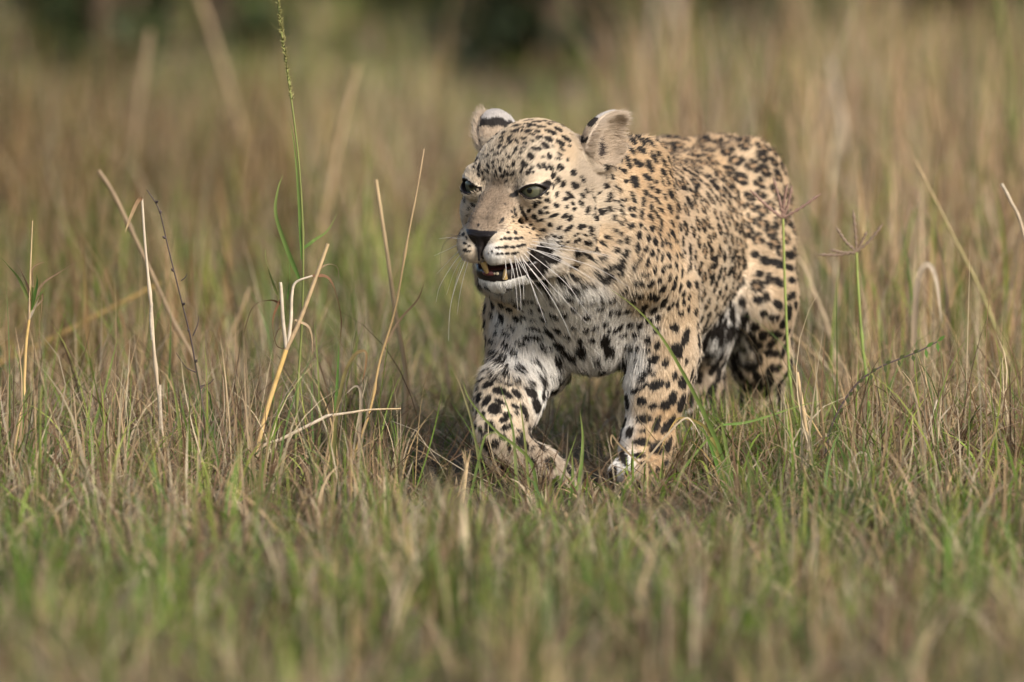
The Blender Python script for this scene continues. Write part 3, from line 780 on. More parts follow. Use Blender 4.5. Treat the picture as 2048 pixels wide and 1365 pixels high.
def tube(pts, radii, seg=6):
    pts = np.asarray(pts, float); n = len(pts)
    tg = nrm(np.gradient(pts, axis=0))
    x = nrm(np.cross(tg, np.array([0.31, 0.83, 0.46]))); y = np.cross(tg, x)
    th = np.arange(seg) * 2 * math.pi / seg
    V = pts[:, None, :] + np.asarray(radii)[:, None, None] * (x[:, None, :] * np.cos(th)[None, :, None] + y[:, None, :] * np.sin(th)[None, :, None])
    V = V.reshape(-1, 3)
    i = np.arange(n - 1)[:, None] * seg; k = np.arange(seg)[None, :]; k2 = (k + 1) % seg
    F = np.stack([i + k, i + k2, i + seg + k2, i + seg + k], 2).reshape(-1, 4)
    return V, F
def spline(P_, n):
    P_ = np.asarray(P_, float)
    if len(P_) == 2: return P_[0] + (P_[1] - P_[0]) * np.linspace(0, 1, n)[:, None]
    Q = np.vstack([2 * P_[0] - P_[1], P_, 2 * P_[-1] - P_[-2]])
    out = []
    m = len(P_) - 1
    for t in np.linspace(0, m - 1e-6, n):
        i = int(t); f = t - i; a, b_, c_, d_ = Q[i:i + 4]
        out.append(0.5 * (2 * b_ + (c_ - a) * f + (2 * a - 5 * b_ + 4 * c_ - d_) * f * f + (3 * b_ - a - 3 * c_ + d_) * f ** 3))
    return np.array(out)
# teeth and tongue
tooth_mat = material('tooth_enamel', rough=0.35, spec=0.5, color=(0.42, 0.29, 0.12), noise=(300, 0.3))
pale_tooth = material('pale_enamel', rough=0.35, spec=0.5, color=(0.68, 0.58, 0.42))
for (a0, b0, c0_), (a1, b1, c1), r0, r1 in (((-2, 57, -147), (3, 49, -169), 7.5, 4), ((32, 28, -180), (34, 31, -160), 6, 2.6)):
    pts = spline([H(a0, b0, c0_), (H(a0, b0, c0_) + H(a1, b1, c1)) / 2 + hb * 1.5 / S, H(a1, b1, c1)], 8)
    V, F = tube(pts, np.linspace(r0, r1, 8) / S, 10)
    mesh_np('canine_tooth', V, F, tooth_mat, leo)
for q in (-15, -9, -3, 3, 9, 15):
    V, F, _ = dome(H(q + 4, 40 - abs(q) * 0.25, -170), hc, 3.6 / S, 0.001, math.pi - 0.01, 6, 8)
    mesh_np('incisor_tooth', V, F, pale_tooth, leo)
tongue_mat = material('tongue', rough=0.4, spec=0.5, color=(0.16, 0.05, 0.055), bump=(700, 0.5, 0.0008))
def tongue_build():
    hell(0, 10, -170, 22, 40, 10, 3)
c0 = H(0, 10, -170)
sdf_part('tongue', c0 - 0.05, c0 + 0.05, 0.002, tongue_build, tongue_mat, leo)
# whiskers
wh_mat = material('whisker', rough=0.35, spec=0.5, color=(0.80, 0.76, 0.72), translucent=0.25)
wd_mat = material('dark_whisker', rough=0.4, spec=0.5, color=(0.05, 0.04, 0.035))
WH = ["1062,482;1140,495;1223,512", "1070,492;1187,507;1235,520", "1064,498;1148,537;1214,577", "1070,500;1185,533;1259,575", "1050,500;1126,561;1163,609;1182,638", "1046,505;1104,573;1177,650",
      "1040,510;1097,587;1127,641;1141,675", "1045,520;1078,609;1092,648", "1042,516;1085,565;1119,606", "1020,514;1030,560;1036,622", "1032,516;1045,560;1048,600", "1036,512;1060,563;1076,610", "1028,510;1040,577;1042,622",
      "1010,516;1012,545;1006,560", "1050,494;1120,520;1180,556", "1024,505;1055,550;1085,590", "1016,512;1024,540;1020,575", "1056,488;1110,500;1165,530",
      "924,483;905,495;868,512", "928,501;905,530;880,572;872,604", "934,513;912,570;900,620;897,682", "938,515;922,577;914,630", "926,495;900,520;874,548", "930,508;908,545;893,590", "932,505;916,548;902,605", "924,478;898,476;878,478"]
WD = ["925,470;895,480;882,505;882,540", "1060,476;1120,484;1185,493", "926,474;900,470;884,474"]
def whisk(txt, mat, r0):
    q = [tuple(float(v) for v in it.split(',')) for it in txt.split(';')]
    h_ = hit(*q[0])
    Y0 = h_[0][1] if h_ is not None else -0.03
    left = q[-1][0] < 930
    pts = [P(x, y, Y0 + 0.003 + (0.05 if left else -0.012) * i / (len(q) - 1)) for i, (x, y) in enumerate(q)]
    pts = spline(pts, 16)
    V, F = tube(pts, np.linspace(r0, r0 * 0.25, 16), 5)
    mesh_np('whisker', V, F, mat, leo)
for w in WH: whisk(w, wh_mat, 0.00052)
for w in WD: whisk(w, wd_mat, 0.00045)

# fur: every hair a strand growing from the body
def build_fur():
    r = np.random.default_rng(5)
    cen = BV[FT].mean(1); fn = nrm(BN[FT].mean(1))
    hh = to_head(cen)
    view = nrm(cen - CAMP)
    wgt = np.where((fn * view).sum(1) < 0.25, 1.0, 0.28)
    inhead = (hh[:, 1] > -215) & (cen[:, 2] > 0.30) & (((cen - BS) @ BF) > 0.08)
    wgt = wgt * np.where(inhead, 2.6, 1.0)
    wgt[cen[:, 2] < 0.004] = 0
    p, n = sample(520000, wgt, r)
    bm, _ = bare_mask(p)
    k = bm < 0.5; p, n = p[k], n[k]
    N_ = len(p)
    h_ = to_head(p); a, b_, c_ = h_.T
    s_ = (p - BS) @ BF; l_ = (p - BS) @ BL
    wh_ = sstep(-260, -190, b_) * sstep(0.28, 0.33, p[:, 2]) * sstep(0.06, 0.12, s_)
    # lie of the coat
    fh = nrm(p - H(0, 95, -88))
    fh = fh + (-hc * 0.45)[None] * (sstep(-60, -120, c_) * 1.0)[:, None]
    fb = np.tile(-BF * 0.85 - BZ * 0.45, (N_, 1))
    chest = sstep(0.02, 0.09, s_) * sstep(0.46, 0.36, p[:, 2])
    fb = fb * (1 - chest)[:, None] + (-BZ * 0.95 - BF * 0.1) * chest[:, None]
    leg = sstep(0.30, 0.20, p[:, 2])
    fb = fb * (1 - leg)[:, None] + (-BZ - BF * 0.15) * leg[:, None]
    fl = fh * wh_[:, None] + fb * (1 - wh_)[:, None]
    fl = fl - n * (fl * n).sum(1)[:, None]; fl = nrm(fl)
    # length
    ln = np.full(N_, 0.0085)
    ln = np.where(p[:, 2] < 0.16, 0.0075, ln)
    belly = sstep(0.30, 0.20, p[:, 2]) * sstep(0.12, 0.16, p[:, 2]) * (np.abs(l_) < 0.12)
    whiteness = base_colour(p)[:, 2]
    wt = sstep(0.42, 0.62, whiteness)
    body_len = ln + 0.0045 * wt * sstep(0.16, 0.22, p[:, 2]) + 0.014 * wt * sstep(0.235, 0.20, p[:, 2]) * sstep(0.15, 0.18, p[:, 2])
    face = 0.0042 + 0.0035 * sstep(60, -40, b_) + 0.006 * sstep(-60, -150, b_) * sstep(60, -20, c_) + 0.005 * sstep(-140, -175, c_)
    face = face + 0.006 * sstep(-186, -196, c_)
    face = np.where((np.abs(a) < 45) & (b_ > 10) & (c_ > -100), 0.0034, face)
    ln = face * wh_ + body_len * (1 - wh_)
    # ears: short behind, long inside
    for cen_, t_, n_, w_, base in EARS:
        q = (p - cen_) * S
        ine = (np.abs(q @ w_) < 64) & (q @ t_ > -45) & (q @ t_ < 80) & (np.abs(q @ n_) < 45)
        inner = ine & ((n @ n_) > 0.25)
        ln = np.where(ine, 0.0045, ln); ln = np.where(inner, np.where((q @ w_) * (1 if cen_[0] > 0 else -1) > -60, 0.015, 0.011), ln)
        fl = np.where(ine[:, None], nrm(t_ * 0.9 + n_ * 0.1 - n * ((n @ (t_ * 0.9 + n_ * 0.1)))[:, None]), fl)
        fl = np.where(inner[:, None], nrm(t_ * 0.5 + n_ * 0.5 + w_ * 0.5)[None], fl)
    ln = ln * r.uniform(0.65, 1.25, N_)
    guard = (r.random(N_) < 0.03) & (wt < 0.6) & (wh_ < 0.5); ln = np.where(guard, ln * 1.5, ln)
    rnd = r.normal(size=(N_, 3)) * 0.16
    clump = np.stack([vnoise(p, 260, 21), vnoise(p, 260, 22), vnoise(p, 260, 23)], 1) * 0.34
    fl = nrm(fl + rnd + clump * (1 - 0.5 * wh_)[:, None])
    fl = nrm(fl - n * ((fl * n).sum(1) * 0.8)[:, None])
    lift = np.radians(r.uniform(16, 36, N_) + guard * 18)[:, None]
    d0 = nrm(fl * np.cos(lift) + n * np.sin(lift))
    col, dark = coat(p + fl * (ln * 0.45)[:, None], n)
    spot = r.random(N_) * 0.8 < dark
    edge = (dark > 0.05) & (dark < 0.95)
    cc = np.where(spot[:, None], BLACK, col)
    cc = np.where((edge & ~spot)[:, None], col * 0.82, cc)
    # ticked nose bridge and grizzled forehead
    tick = (np.abs(a) < 60) & (b_ > -70) & (c_ > -80) & (wh_ > 0.5) & (r.random(N_) < np.where(c_ > 8, 0.42, 0.26))
    cc = np.where((tick & ~spot)[:, None], col * 0.40, cc)
    cc = cc * r.uniform(0.82, 1.15, N_)[:, None]
    ec, inear = ear_paint(p, n, cc)
    cc = np.where(inear[:, None], ec * r.uniform(0.75, 1.15, N_)[:, None], cc)
    pts = np.zeros((N_, 4, 3), np.float32)
    root = p - n * 0.0006
    for i, t in enumerate((0, 0.33, 0.68, 1.0)):
        bend = (fl - n * 0.10) * 0.30 * t * t
        pts[:, i] = root + (d0 * t + bend - n * 0.22 * t * t) * ln[:, None]
    rad = np.zeros((N_, 4), np.float32)
    base_r = np.where(wh_ > 0.5, 0.00034, 0.00042)
    for i, t in enumerate((1.0, 0.9, 0.62, 0.12)): rad[:, i] = base_r * t
    hc_ = bpy.data.hair_curves.new('fur')
    hc_.add_curves([4] * N_)
    hc_.attributes['position'].data.foreach_set('vector', pts.ravel())
    at = hc_.attributes.get('radius') or hc_.attributes.new('radius', 'FLOAT', 'POINT')
    at.data.foreach_set('value', rad.ravel())
    at = hc_.attributes.new('tint', 'FLOAT_COLOR', 'CURVE')
    c4 = np.ones((N_, 4), np.float32); c4[:, :3] = np.clip(cc, 0, 1)
    at.data.foreach_set('color', c4.ravel())
    hc_.materials.append(material('fur', rough=0.55, spec=0.22, attr='tint', translucent=0.18))
    o = bpy.data.objects.new('fur', hc_)
    COL.objects.link(o); o.parent = leo; o.matrix_parent_inverse = Matrix.Translation(leo.location).inverted()
    print('hairs', N_)
if FUR: build_fur()

# ------------------------------------------------------------------ ground
def gz(x, y):
    """gentle unevenness of the ground, level under the paws"""
    x = np.asarray(x, float); y = np.asarray(y, float)
    h = 0.030 * np.sin(x * 1.7 + 0.6) * np.sin(y * 0.9 + 0.3) + 0.02 * np.sin(x * 3.9 + y * 2.3) + 0.05 * np.sin(y * 0.21 + 1.0) * np.sin(x * 0.33)
    d = np.sqrt((x - 0.2) ** 2 + ((y - 0.4) * 0.8) ** 2)
    return h * sstep(0.7, 2.0, d)
gx = np.concatenate([np.linspace(-900, -14, 24)[:-1], np.linspace(-14, 14, 150), np.linspace(14, 900, 24)[1:]])
gy = np.concatenate([np.linspace(-60, -10, 12)[:-1], np.linspace(-10, 30, 200), np.linspace(30, 1500, 40)[1:]])
XX, YY = np.meshgrid(gx, gy, indexing='ij')
V = np.stack([XX, YY, gz(XX, YY) - 0.004], 2).reshape(-1, 3)
ii = np.arange(len(gx) - 1)[:, None] * len(gy) + np.arange(len(gy) - 1)[None]
F = np.stack([ii, ii + len(gy), ii + len(gy) + 1, ii + 1], 2).reshape(-1, 4)
soil = material('ground_soil', rough=0.95, spec=0.1, color=(0.075, 0.058, 0.034), noise=(0.9, 0.7), bump=(14, 0.5, 0.03))
tag(mesh_np('ground', V, F, soil), 'dry brown earth under the grass', kind='structure')

# ------------------------------------------------------------------ grass as masses of blades
GREEN = np.array([[0.140, 0.215, 0.030], [0.105, 0.170, 0.034], [0.20, 0.275, 0.045], [0.28, 0.315, 0.065], [0.11, 0.18, 0.045]])
DRY = np.array([[0.47, 0.345, 0.20], [0.40, 0.275, 0.155], [0.56, 0.45, 0.29], [0.31, 0.205, 0.12], [0.47, 0.385, 0.26], [0.51, 0.36, 0.18]])
BROWN = np.array([[0.17, 0.10, 0.05], [0.23, 0.14, 0.08], [0.12, 0.078, 0.045]])
def blades(bx, by, h, w, az, lean, curl, col_r, col_t, seg, r, z0=None):
    """ribbons with a fold, bent along az; returns V, F, C"""
    n = len(bx)
    bz = gz(bx, by) - 0.006 if z0 is None else z0
    dirx, diry = np.cos(az), np.sin(az)
    tw = az + np.pi / 2 + r.normal(0, 0.7, n)
    sx, sy = np.cos(tw), np.sin(tw)
    Vs, Cs = [], []
    for k in range(seg + 1):
        t = k / seg
        ang = lean + curl * t * t                    # bend from the vertical
        hor = h * t * np.sin(np.clip(lean + curl * t * t * 0.45, -2.4, 2.4)); ver = h * t * np.cos(np.clip(lean + curl * t * t * 0.45, -2.4, 2.4))
        cx, cy, cz = bx + dirx * hor, by + diry * hor, bz + np.maximum(ver, 0.002)
        ww = w * 0.5 * (1 - t ** 1.8 * 0.93) * (0.75 + 0.25 * min(1, t * 4))
        tw2 = tw + t * r.normal(0, 0.35, n)
        sx, sy = np.cos(tw2), np.sin(tw2)
        Vs.append(np.stack([np.stack([cx - sx * ww, cy - sy * ww, cz], 1), np.stack([cx + sx * ww, cy + sy * ww, cz], 1)], 1))
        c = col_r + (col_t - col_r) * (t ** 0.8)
        Cs.append(np.repeat(c[:, None, :], 2, 1))
    V = np.stack(Vs, 1).reshape(n, -1, 3); C = np.stack(Cs, 1).reshape(n, -1, 3)
    b = np.arange(n)[:, None] * (2 * (seg + 1)); k = np.arange(seg)[None] * 2
    F = np.stack([b + k, b + k + 1, b + k + 3, b + k + 2], 2).reshape(-1, 4)
    return V.reshape(-1, 3), F, C.reshape(-1, 3)
def patch_noise(x, y, sc, seed):
    r = np.random.default_rng(seed); v = np.zeros(len(x))
    for _ in range(7):
        a = r.uniform(0, 6.28); k = r.uniform(0.4, 1.4) * sc
        v += np.sin(x * math.cos(a) * k + y * math.sin(a) * k * 0.7 + r.uniform(0, 6.28))
    return v / 7 * 1.9
def clumped(n, y0, y1, margin, r, nclump, spread, power=1.0):
    """positions inside the wedge the lens sees, gathered in tufts"""
    u = r.random(nclump) ** power
    cy = y0 + (y1 - y0) * u
    hw = 0.0455 * (CAM_D + cy) + margin * r.random(nclump)
    cx = (r.random(nclump) * 2 - 1) * hw
    i = r.integers(0, nclump, n)
    rad = np.abs(r.normal(0, spread, n)); a = r.uniform(0, 6.28, n)
    return cx[i] + rad * np.cos(a), cy[i] + rad * np.sin(a), i, a
def mix_cols(n, x, y, r, p_green, p_dry):
    k = r.random(n)
    g = GREEN[r.integers(0, len(GREEN), n)]; d = DRY[r.integers(0, len(DRY), n)]; b = BROWN[r.integers(0, len(BROWN), n)]
    c = np.where((k < p_green)[:, None], g, np.where((k < p_green + p_dry)[:, None], d, b))
    return c * r.uniform(0.75, 1.25, n)[:, None], k < p_green
GREEN *= 1.02; DRY *= 1.0
grass_mat = material('grass_blade', rough=0.55, spec=0.25, attr='tint', translucent=0.40)
def in_leopard(x, y):
    s_ = (x - BS[0]) * BF[0] + (y - BS[1]) * BF[1]; l_ = (x - BS[0]) * BL[0] + (y - BS[1]) * BL[1]
    return (s_ > -0.75) & (s_ < 0.28) & (np.abs(l_) < 0.17)
tris = 0
def lay(name, parts, label):
    global tris
    off = 0; VV, FF, CC = [], [], []
    for V, F, C in parts:
        VV.append(V); FF.append(F + off); CC.append(C); off += len(V)
    F = np.concatenate(FF); tris += 2 * len(F)
    return tag(mesh_np(name, np.concatenate(VV), F, grass_mat, None, np.concatenate(CC)), label, kind='stuff')

def build_grass():
    r = np.random.default_rng(21)
    # turf: short green and dry blades in the plane of focus and around it
    parts = []
    for (n, y0, y1, nc, sp, h0, h1, w0, w1, seg) in ((44000, -6.2, 3.2, 1500, 0.042, 0.030, 0.090, 0.0026, 0.0062, 3),
                                                    (27000, -6.5, 4.5, 560, 0.032, 0.06, 0.15, 0.0028, 0.0062, 4)):
        x, y, i, a = clumped(n, y0, y1, 0.9, r, nc, sp)
        dn = patch_noise(x, y, 3.4, 61); k_ = r.random(n) < np.clip(0.62 + 0.75 * dn, 0.12, 1); x, y, i, a = x[k_], y[k_], i[k_], a[k_]; n = len(x)
        pn = patch_noise(x, y, 2.6, 4)
        cx = patch_noise(x, y, 1.6, 9)
        right = sstep(-0.4, 0.5, x)
        pg = np.clip(0.40 + 0.45 * pn + 0.24 * right, 0.04, 0.95)
        front = sstep(-1.3, -3.0, y); pg = pg * (1 - 0.35 * front) + 0.30 * sstep(-0.25, -0.05, x) * sstep(0.6, 0.4, x) * sstep(-1.9, -1.2, y) * sstep(0.3, 0.0, y)
        pg = np.clip(0.55 * pg + 0.45 * r.beta(0.6, 0.6, nc)[i], 0.03, 0.96)
        col, isg = mix_cols(n, x, y, r, pg, (1 - pg) * r.uniform(0.5, 1.0, nc)[i]); col = col * (r.uniform(0.6, 1.35, nc)[i] * (1 - 0.25 * front))[:, None]
        h = r.uniform(h0, h1, n) * (1 + 0.38 * cx) * r.uniform(0.65, 1.5, nc)[i]
        inl = in_leopard(x, y); h = np.where(inl & (y < 0.45), h * 0.7, h)
        lane = (x > -0.16) & (x < 0.34) & (y > -1.1) & (y < 0.3); h = np.where(lane & (r.random(n) < 0.9), h * 0.5, h)
        root = col * 0.36 + np.array([0.012, 0.010, 0.006]); root = np.where(isg[:, None], root * 0.9, root)  # roots darkened to paint in the shade between blades
        tip = np.where((isg & (r.random(n) < 0.25))[:, None], col * 0.4 + DRY[2] * 0.6, col * 1.1)
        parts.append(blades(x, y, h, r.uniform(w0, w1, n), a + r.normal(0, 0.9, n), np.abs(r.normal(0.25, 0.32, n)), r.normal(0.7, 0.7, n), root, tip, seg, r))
    lay('turf_grass', parts, 'short green and straw-coloured grass covering the ground around the leopard')
    # thatch: flattened dead stems
    n = 20000
    x, y, i, a = clumped(n, -6.0, 4.0, 0.9, r, 1200, 0.07)
    col, _ = mix_cols(n, x, y, r, 0.04, 0.46)
    h = r.uniform(0.05, 0.18, n)
    V = blades(x, y, h, r.uniform(0.0016, 0.0034, n), r.uniform(0, 6.28, n), r.uniform(0.8, 1.45, n), r.normal(0.2, 0.5, n), col * 0.75, col * 0.85, 3, r, z0=gz(x, y) + r.uniform(0, 0.045, n))
    m = 2600
    px_ = np.where(r.random(m) < 0.62, r.uniform(1690, 2150, m), r.uniform(-80, 520, m)); yy = r.uniform(-0.1, 0.9, m); xx = (px_ - 1024) / FPX * (CAM_D + yy)
    col, _ = mix_cols(m, xx, yy, r, 0.05, 0.55); col = col * np.where(px_ > 1000, 1.0, 0.85)[:, None]
    V2 = blades(xx, yy, r.uniform(0.06, 0.20, m), r.uniform(0.0016, 0.0040, m), r.uniform(0, 6.28, m), r.uniform(0.5, 1.5, m), r.normal(0.4, 1.0, m), col * 0.9, col, 5, r, z0=gz(xx, yy) + r.uniform(0, 0.12, m) * r.random(m))
    lay('dead_thatch', [V, V2], 'flattened dead grass stems lying between the green blades')
    # taller thin stems and curled dry leaves
    parts = []
    for n, y0, y1, nc, sp, h0, h1, c0, c1, pgr in ((5200, -5.5, 4.5, 480, 0.055, 0.09, 0.22, 1.6, 4.2, 0.34), (4600, -0.8, 1.6, 230, 0.045, 0.12, 0.29, 1.4, 4.4, 0.24)):
        x, y, i, a = clumped(n, y0, y1, 0.75, r, nc, sp)
        lane = (y < 0.45) & (y > -3.0) & (x > -0.17) & (x < 0.38)
        keep = ~(in_leopard(x, y)) & ~(lane & (r.random(n) < 0.84))
        if n == 4600: keep &= (x < -0.17) | (x > 0.42)
        x, y, a = x[keep], y[keep], a[keep]; m = len(x)
        col, isg = mix_cols(m, x, y, r, np.full(m, pgr), (1 - pgr) * 0.78)
        h = r.uniform(h0, h1, m) * np.where((x > -0.2) & (x < 0.4), 0.72, 1.0) * np.where(y < -0.6, 0.70, 1.0)
        big = r.random(m) < 0.34
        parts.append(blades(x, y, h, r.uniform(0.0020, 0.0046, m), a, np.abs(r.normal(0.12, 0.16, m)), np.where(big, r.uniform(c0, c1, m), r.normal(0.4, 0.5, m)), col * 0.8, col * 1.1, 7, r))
    # broad bent leaves, bright in the plane of focus
    n = 1300
    x, y, i, a = clumped(n, -2.2, 1.0, 0.5, r, 240, 0.03)
    k_ = ~in_leopard(x, y); x, y, i, a = x[k_], y[k_], i[k_], a[k_]; n = len(x)
    lane = (x > -0.16) & (x < 0.34) & (y > -1.1) & (y < 0.3)
    pgc = r.beta(0.5, 0.5, 240)[i]
    col, _ = mix_cols(n, x, y, r, pgc * 0.9, (1 - pgc) * 0.85); col = col * 1.22
    parts.append(blades(x, y, r.uniform(0.07, 0.19, n) * np.where(lane, 0.62, 1), r.uniform(0.0032, 0.0066, n), a, np.abs(r.normal(0.25, 0.25, n)), r.uniform(0.3, 3.6, n), col * 0.8, col * 1.1, 8, r))
    # around the hind feet
    n = 1300
    px_ = r.uniform(1350, 1650, n); yy = r.uniform(0.22, 0.64, n); xx = (px_ - 1024) / FPX * (CAM_D + yy)
    col, _ = mix_cols(n, xx, yy, r, 0.5, 0.38)
    parts.append(blades(xx, yy, r.uniform(0.06, 0.15, n), r.uniform(0.0024, 0.0052, n), r.uniform(0, 6.28, n), np.abs(r.normal(0.2, 0.2, n)), r.normal(0.6, 0.7, n), col * 0.7, col, 5, r))
    lay('standing_grass', parts, 'thin standing grass stems and curled dry leaves rising out of the turf')
    # a few tall thin stems to both sides
    m = 210
    px_ = np.where(r.random(m) < 0.55, r.uniform(-40, 880, m), r.uniform(1640, 2120, m)); yy = r.uniform(-0.3, 2.6, m); xx = (px_ - 1024) / FPX * (CAM_D + yy)
    col, _ = mix_cols(m, xx, yy, r, 0.22, 0.55)
    V3 = blades(xx, yy, r.uniform(0.16, 0.40, m), r.uniform(0.0018, 0.0032, m), r.uniform(0, 6.28, m), np.abs(r.normal(0.2, 0.18, m)), r.normal(0.3, 0.6, m), col * 0.8, col, 8, r)
    lay('thin_stems', [V3], 'scattered thin tan and green stems standing at both sides of the leopard')
    m = 2200; nc = 90
    cy = r.uniform(-5.2, -2.0, nc); cx = (r.random(nc) * 2 - 1) * (0.046 * (CAM_D + cy) + 0.5); i = r.integers(0, nc, m)
    x = cx[i] + r.normal(0, 0.022, m); y = cy[i] + r.normal(0, 0.03, m)
    pgc = r.beta(0.5, 0.5, nc)
    col, _ = mix_cols(m, x, y, r, pgc[i] * 0.9, 0.5 * (1 - pgc[i])); col = col * r.uniform(0.5, 1.25, nc)[i][:, None]
    V4 = blades(x, y, r.uniform(0.08, 0.22, m) * r.uniform(0.6, 1.2, nc)[i], r.uniform(0.004, 0.009, m), r.uniform(0, 6.28, m), np.abs(r.normal(0.18, 0.2, m)), r.normal(0.6, 0.8, m), col * 0.75, col, 5, r)
    lay('front_clumps', [V4], 'strongly blurred taller tufts of grass nearest the lens')
    # soft foreground between the lens and the leopard
    n = 3600
    x, y, i, a = clumped(n, -6.0, -1.4, 0.6, r, 260, 0.045)
    col, _ = mix_cols(n, x, y, r, np.clip(0.42 + 0.6 * patch_noise(x, y, 3.0, 51), 0.03, 0.95), 0.40); col = col * r.uniform(0.55, 1.45, 260)[i][:, None]
    h = r.uniform(0.08, 0.20, n) * (0.7 + 0.5 * r.random(260)[i])
    lay('front_grass', [blades(x, y, h, r.uniform(0.004, 0.008, n), a, np.abs(r.normal(0.18, 0.2, n)), r.normal(0.8, 0.9, n), col * 0.75, col, 5, r)], 'out-of-focus green and brown grass nearest the lens')
    # grass behind the leopard, growing out of focus
    parts = []
    for (n, y0, y1, nc, sp, h0, h1, w0, w1, pw, pg0) in ((30000, 3.0, 13.0, 1500, 0.08, 0.05, 0.17, 0.004, 0.008, 1.0, 0.44),
                                                        (4500, 2.0, 11.0, 240, 0.08, 0.14, 0.36, 0.004, 0.009, 1.0, 0.30),
                                                        (18000, 11.0, 27.0, 900, 0.16, 0.05, 0.17, 0.008, 0.014, 1.0, 0.46),
                                                        (9000, 27.0, 80.0, 600, 0.4, 0.25, 0.8, 0.02, 0.05, 1.0, 0.16)):
        x, y, i, a = clumped(n, y0, y1, 1.6, r, nc, sp, pw)
        pn = patch_noise(x, y, 0.9, 14)
        pg = np.clip(pg0 + 0.40 * pn, 0.03, 0.92)
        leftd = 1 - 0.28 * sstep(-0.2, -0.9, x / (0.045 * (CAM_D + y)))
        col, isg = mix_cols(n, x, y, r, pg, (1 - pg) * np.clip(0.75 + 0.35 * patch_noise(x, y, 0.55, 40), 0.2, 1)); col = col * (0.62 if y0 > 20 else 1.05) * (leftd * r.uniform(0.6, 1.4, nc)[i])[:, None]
        h = r.uniform(h0, h1, n) * (1 + 0.2 * patch_noise(x, y, 0.6, 30))
        ppx = 1024 + x / (CAM_D + y) * FPX; h = np.where((ppx > 880) & (ppx < 1210) & (y > 3.5) & (y < 27), h * 0.55, h)
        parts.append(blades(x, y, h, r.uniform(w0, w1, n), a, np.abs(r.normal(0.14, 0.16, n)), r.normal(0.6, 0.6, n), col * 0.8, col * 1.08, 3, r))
    # stands of tall tan and pinkish grass to both sides
    for (px0, px1, n, y0, y1, h0, h1, nc, tone) in ((1250, 2150, 1150, 3.5, 10.5, 0.30, 0.82, 60, np.array([1.0, 0.93, 0.92])), (-120, 560, 800, 4.0, 9.5, 0.20, 0.58, 40, np.array([0.55, 0.50, 0.38])), (560, 900, 140, 6.0, 10.0, 0.25, 0.55, 14, np.array([0.9, 0.9, 0.8])), (1640, 2150, 900, 1.2, 4.5, 0.18, 0.46, 46, np.array([0.95, 0.88, 0.84])), (-80, 460, 600, 1.2, 4.5, 0.14, 0.38, 34, np.array([0.68, 0.60, 0.48]))):
        cy = r.uniform(y0, y1, nc); cxp = r.uniform(px0, px1, nc)
        cx = (cxp - 1024) / FPX * (CAM_D + cy)
        i = r.integers(0, nc, n)
        x = cx[i] + r.normal(0, 0.05, n); y = cy[i] + r.normal(0, 0.08, n); a = r.uniform(0, 6.28, n)
        col, _ = mix_cols(n, x, y, r, 0.16, 0.72); col = col * tone
        h = r.uniform(h0, h1, n) * (0.6 + 0.4 * r.random(nc)[i])
        parts.append(blades(x, y, h, r.uniform(0.004, 0.009, n), a, np.abs(r.normal(0.08, 0.10, n)), r.normal(0.25, 0.35, n), col * 0.85, col * 1.05, 4, r))
    lay('meadow_grass', parts, 'mixed green and tan grass of the plain behind the leopard, out of focus')
    print('grass tris', tris)
if GRASS: build_grass()

# ------------------------------------------------------------------ shrubs and shade at the far edge of the clearing
leaf_mat = material('shrub_leaf', rough=0.5, spec=0.3, attr='tint', translucent=0.25)
bark_mat = material('bark', rough=0.9, spec=0.1, color=(0.10, 0.075, 0.05), noise=(18, 0.7))
def shrub(px, Y, w, h, label, seed, tone=1.0, low=0.05):
    r = np.random.default_rng(seed)
    p0 = P(px, 300, Y); x0 = p0[0]; z0 = float(gz(x0, Y))
    root = empty('shrub', (x0, Y, z0), label, 'shrub', 'dark shrubs along the far edge of the clearing')
    VV, FF, off = [], [], 0
    tips = []
    for k in range(11):
        a = r.uniform(0, 6.28); o = r.uniform(0.0, 0.12)
        e = np.array([x0 + math.cos(a) * w * r.uniform(0.2, 0.45), Y + math.sin(a) * w * r.uniform(0.2, 0.45), z0 + h * r.uniform(0.35, 0.85)])
        b_ = np.array([x0 + math.cos(a) * o, Y + math.sin(a) * o, z0 - 0.02])
        pts = spline([b_, (b_ + e) / 2 + r.normal(0, 0.06, 3) + np.array([0, 0, 0.08]), e], 8)
        V, F = tube(pts, np.linspace(0.028, 0.007, 8), 6); VV.append(V); FF.append(F + off); off += len(V); tips.append(pts)
    mesh_np('branches', np.concatenate(VV), np.concatenate(FF), bark_mat, root)
    n = 7000
    nl = 26
    cl = np.stack([x0 + r.normal(0, 0.30, nl) * w, Y + r.normal(0, 0.30, nl) * w, z0 + h * np.clip(r.beta(1.6, 1.5, nl), low, 1)], 1)
    i = r.integers(0, nl, n)
    c = cl[i] + r.normal(0, 1, (n, 3)) * np.array([0.16, 0.16, 0.13]) * w * 0.62
    c[:, 2] = np.maximum(c[:, 2], z0 + low * h * r.uniform(0.5, 1.5, n))
    u = nrm(r.normal(size=(n, 3))); v = nrm(np.cross(u, r.normal(size=(n, 3))))
    s_ = r.uniform(0.018, 0.04, n)[:, None]
    V = np.stack([c - u * s_ * 1.5, c + v * s_ * 0.6, c + u * s_ * 1.5, c - v * s_ * 0.6], 1).reshape(-1, 3)
    F = np.arange(4 * n).reshape(-1, 4)
    colr = np.array([[0.030, 0.045, 0.016], [0.045, 0.060, 0.020], [0.060, 0.070, 0.026]])[r.integers(0, 3, n)] * tone * r.uniform(0.7, 1.3, n)[:, None]
    f = mesh_np('foliage', V, F, leaf_mat, root, np.repeat(colr, 4, 0), smooth=False)
    return root
shrub(1050, 14.6, 0.42, 1.1, 'darkest dense shrub at the top edge, above the leopard', 101, 0.5, 0.03)
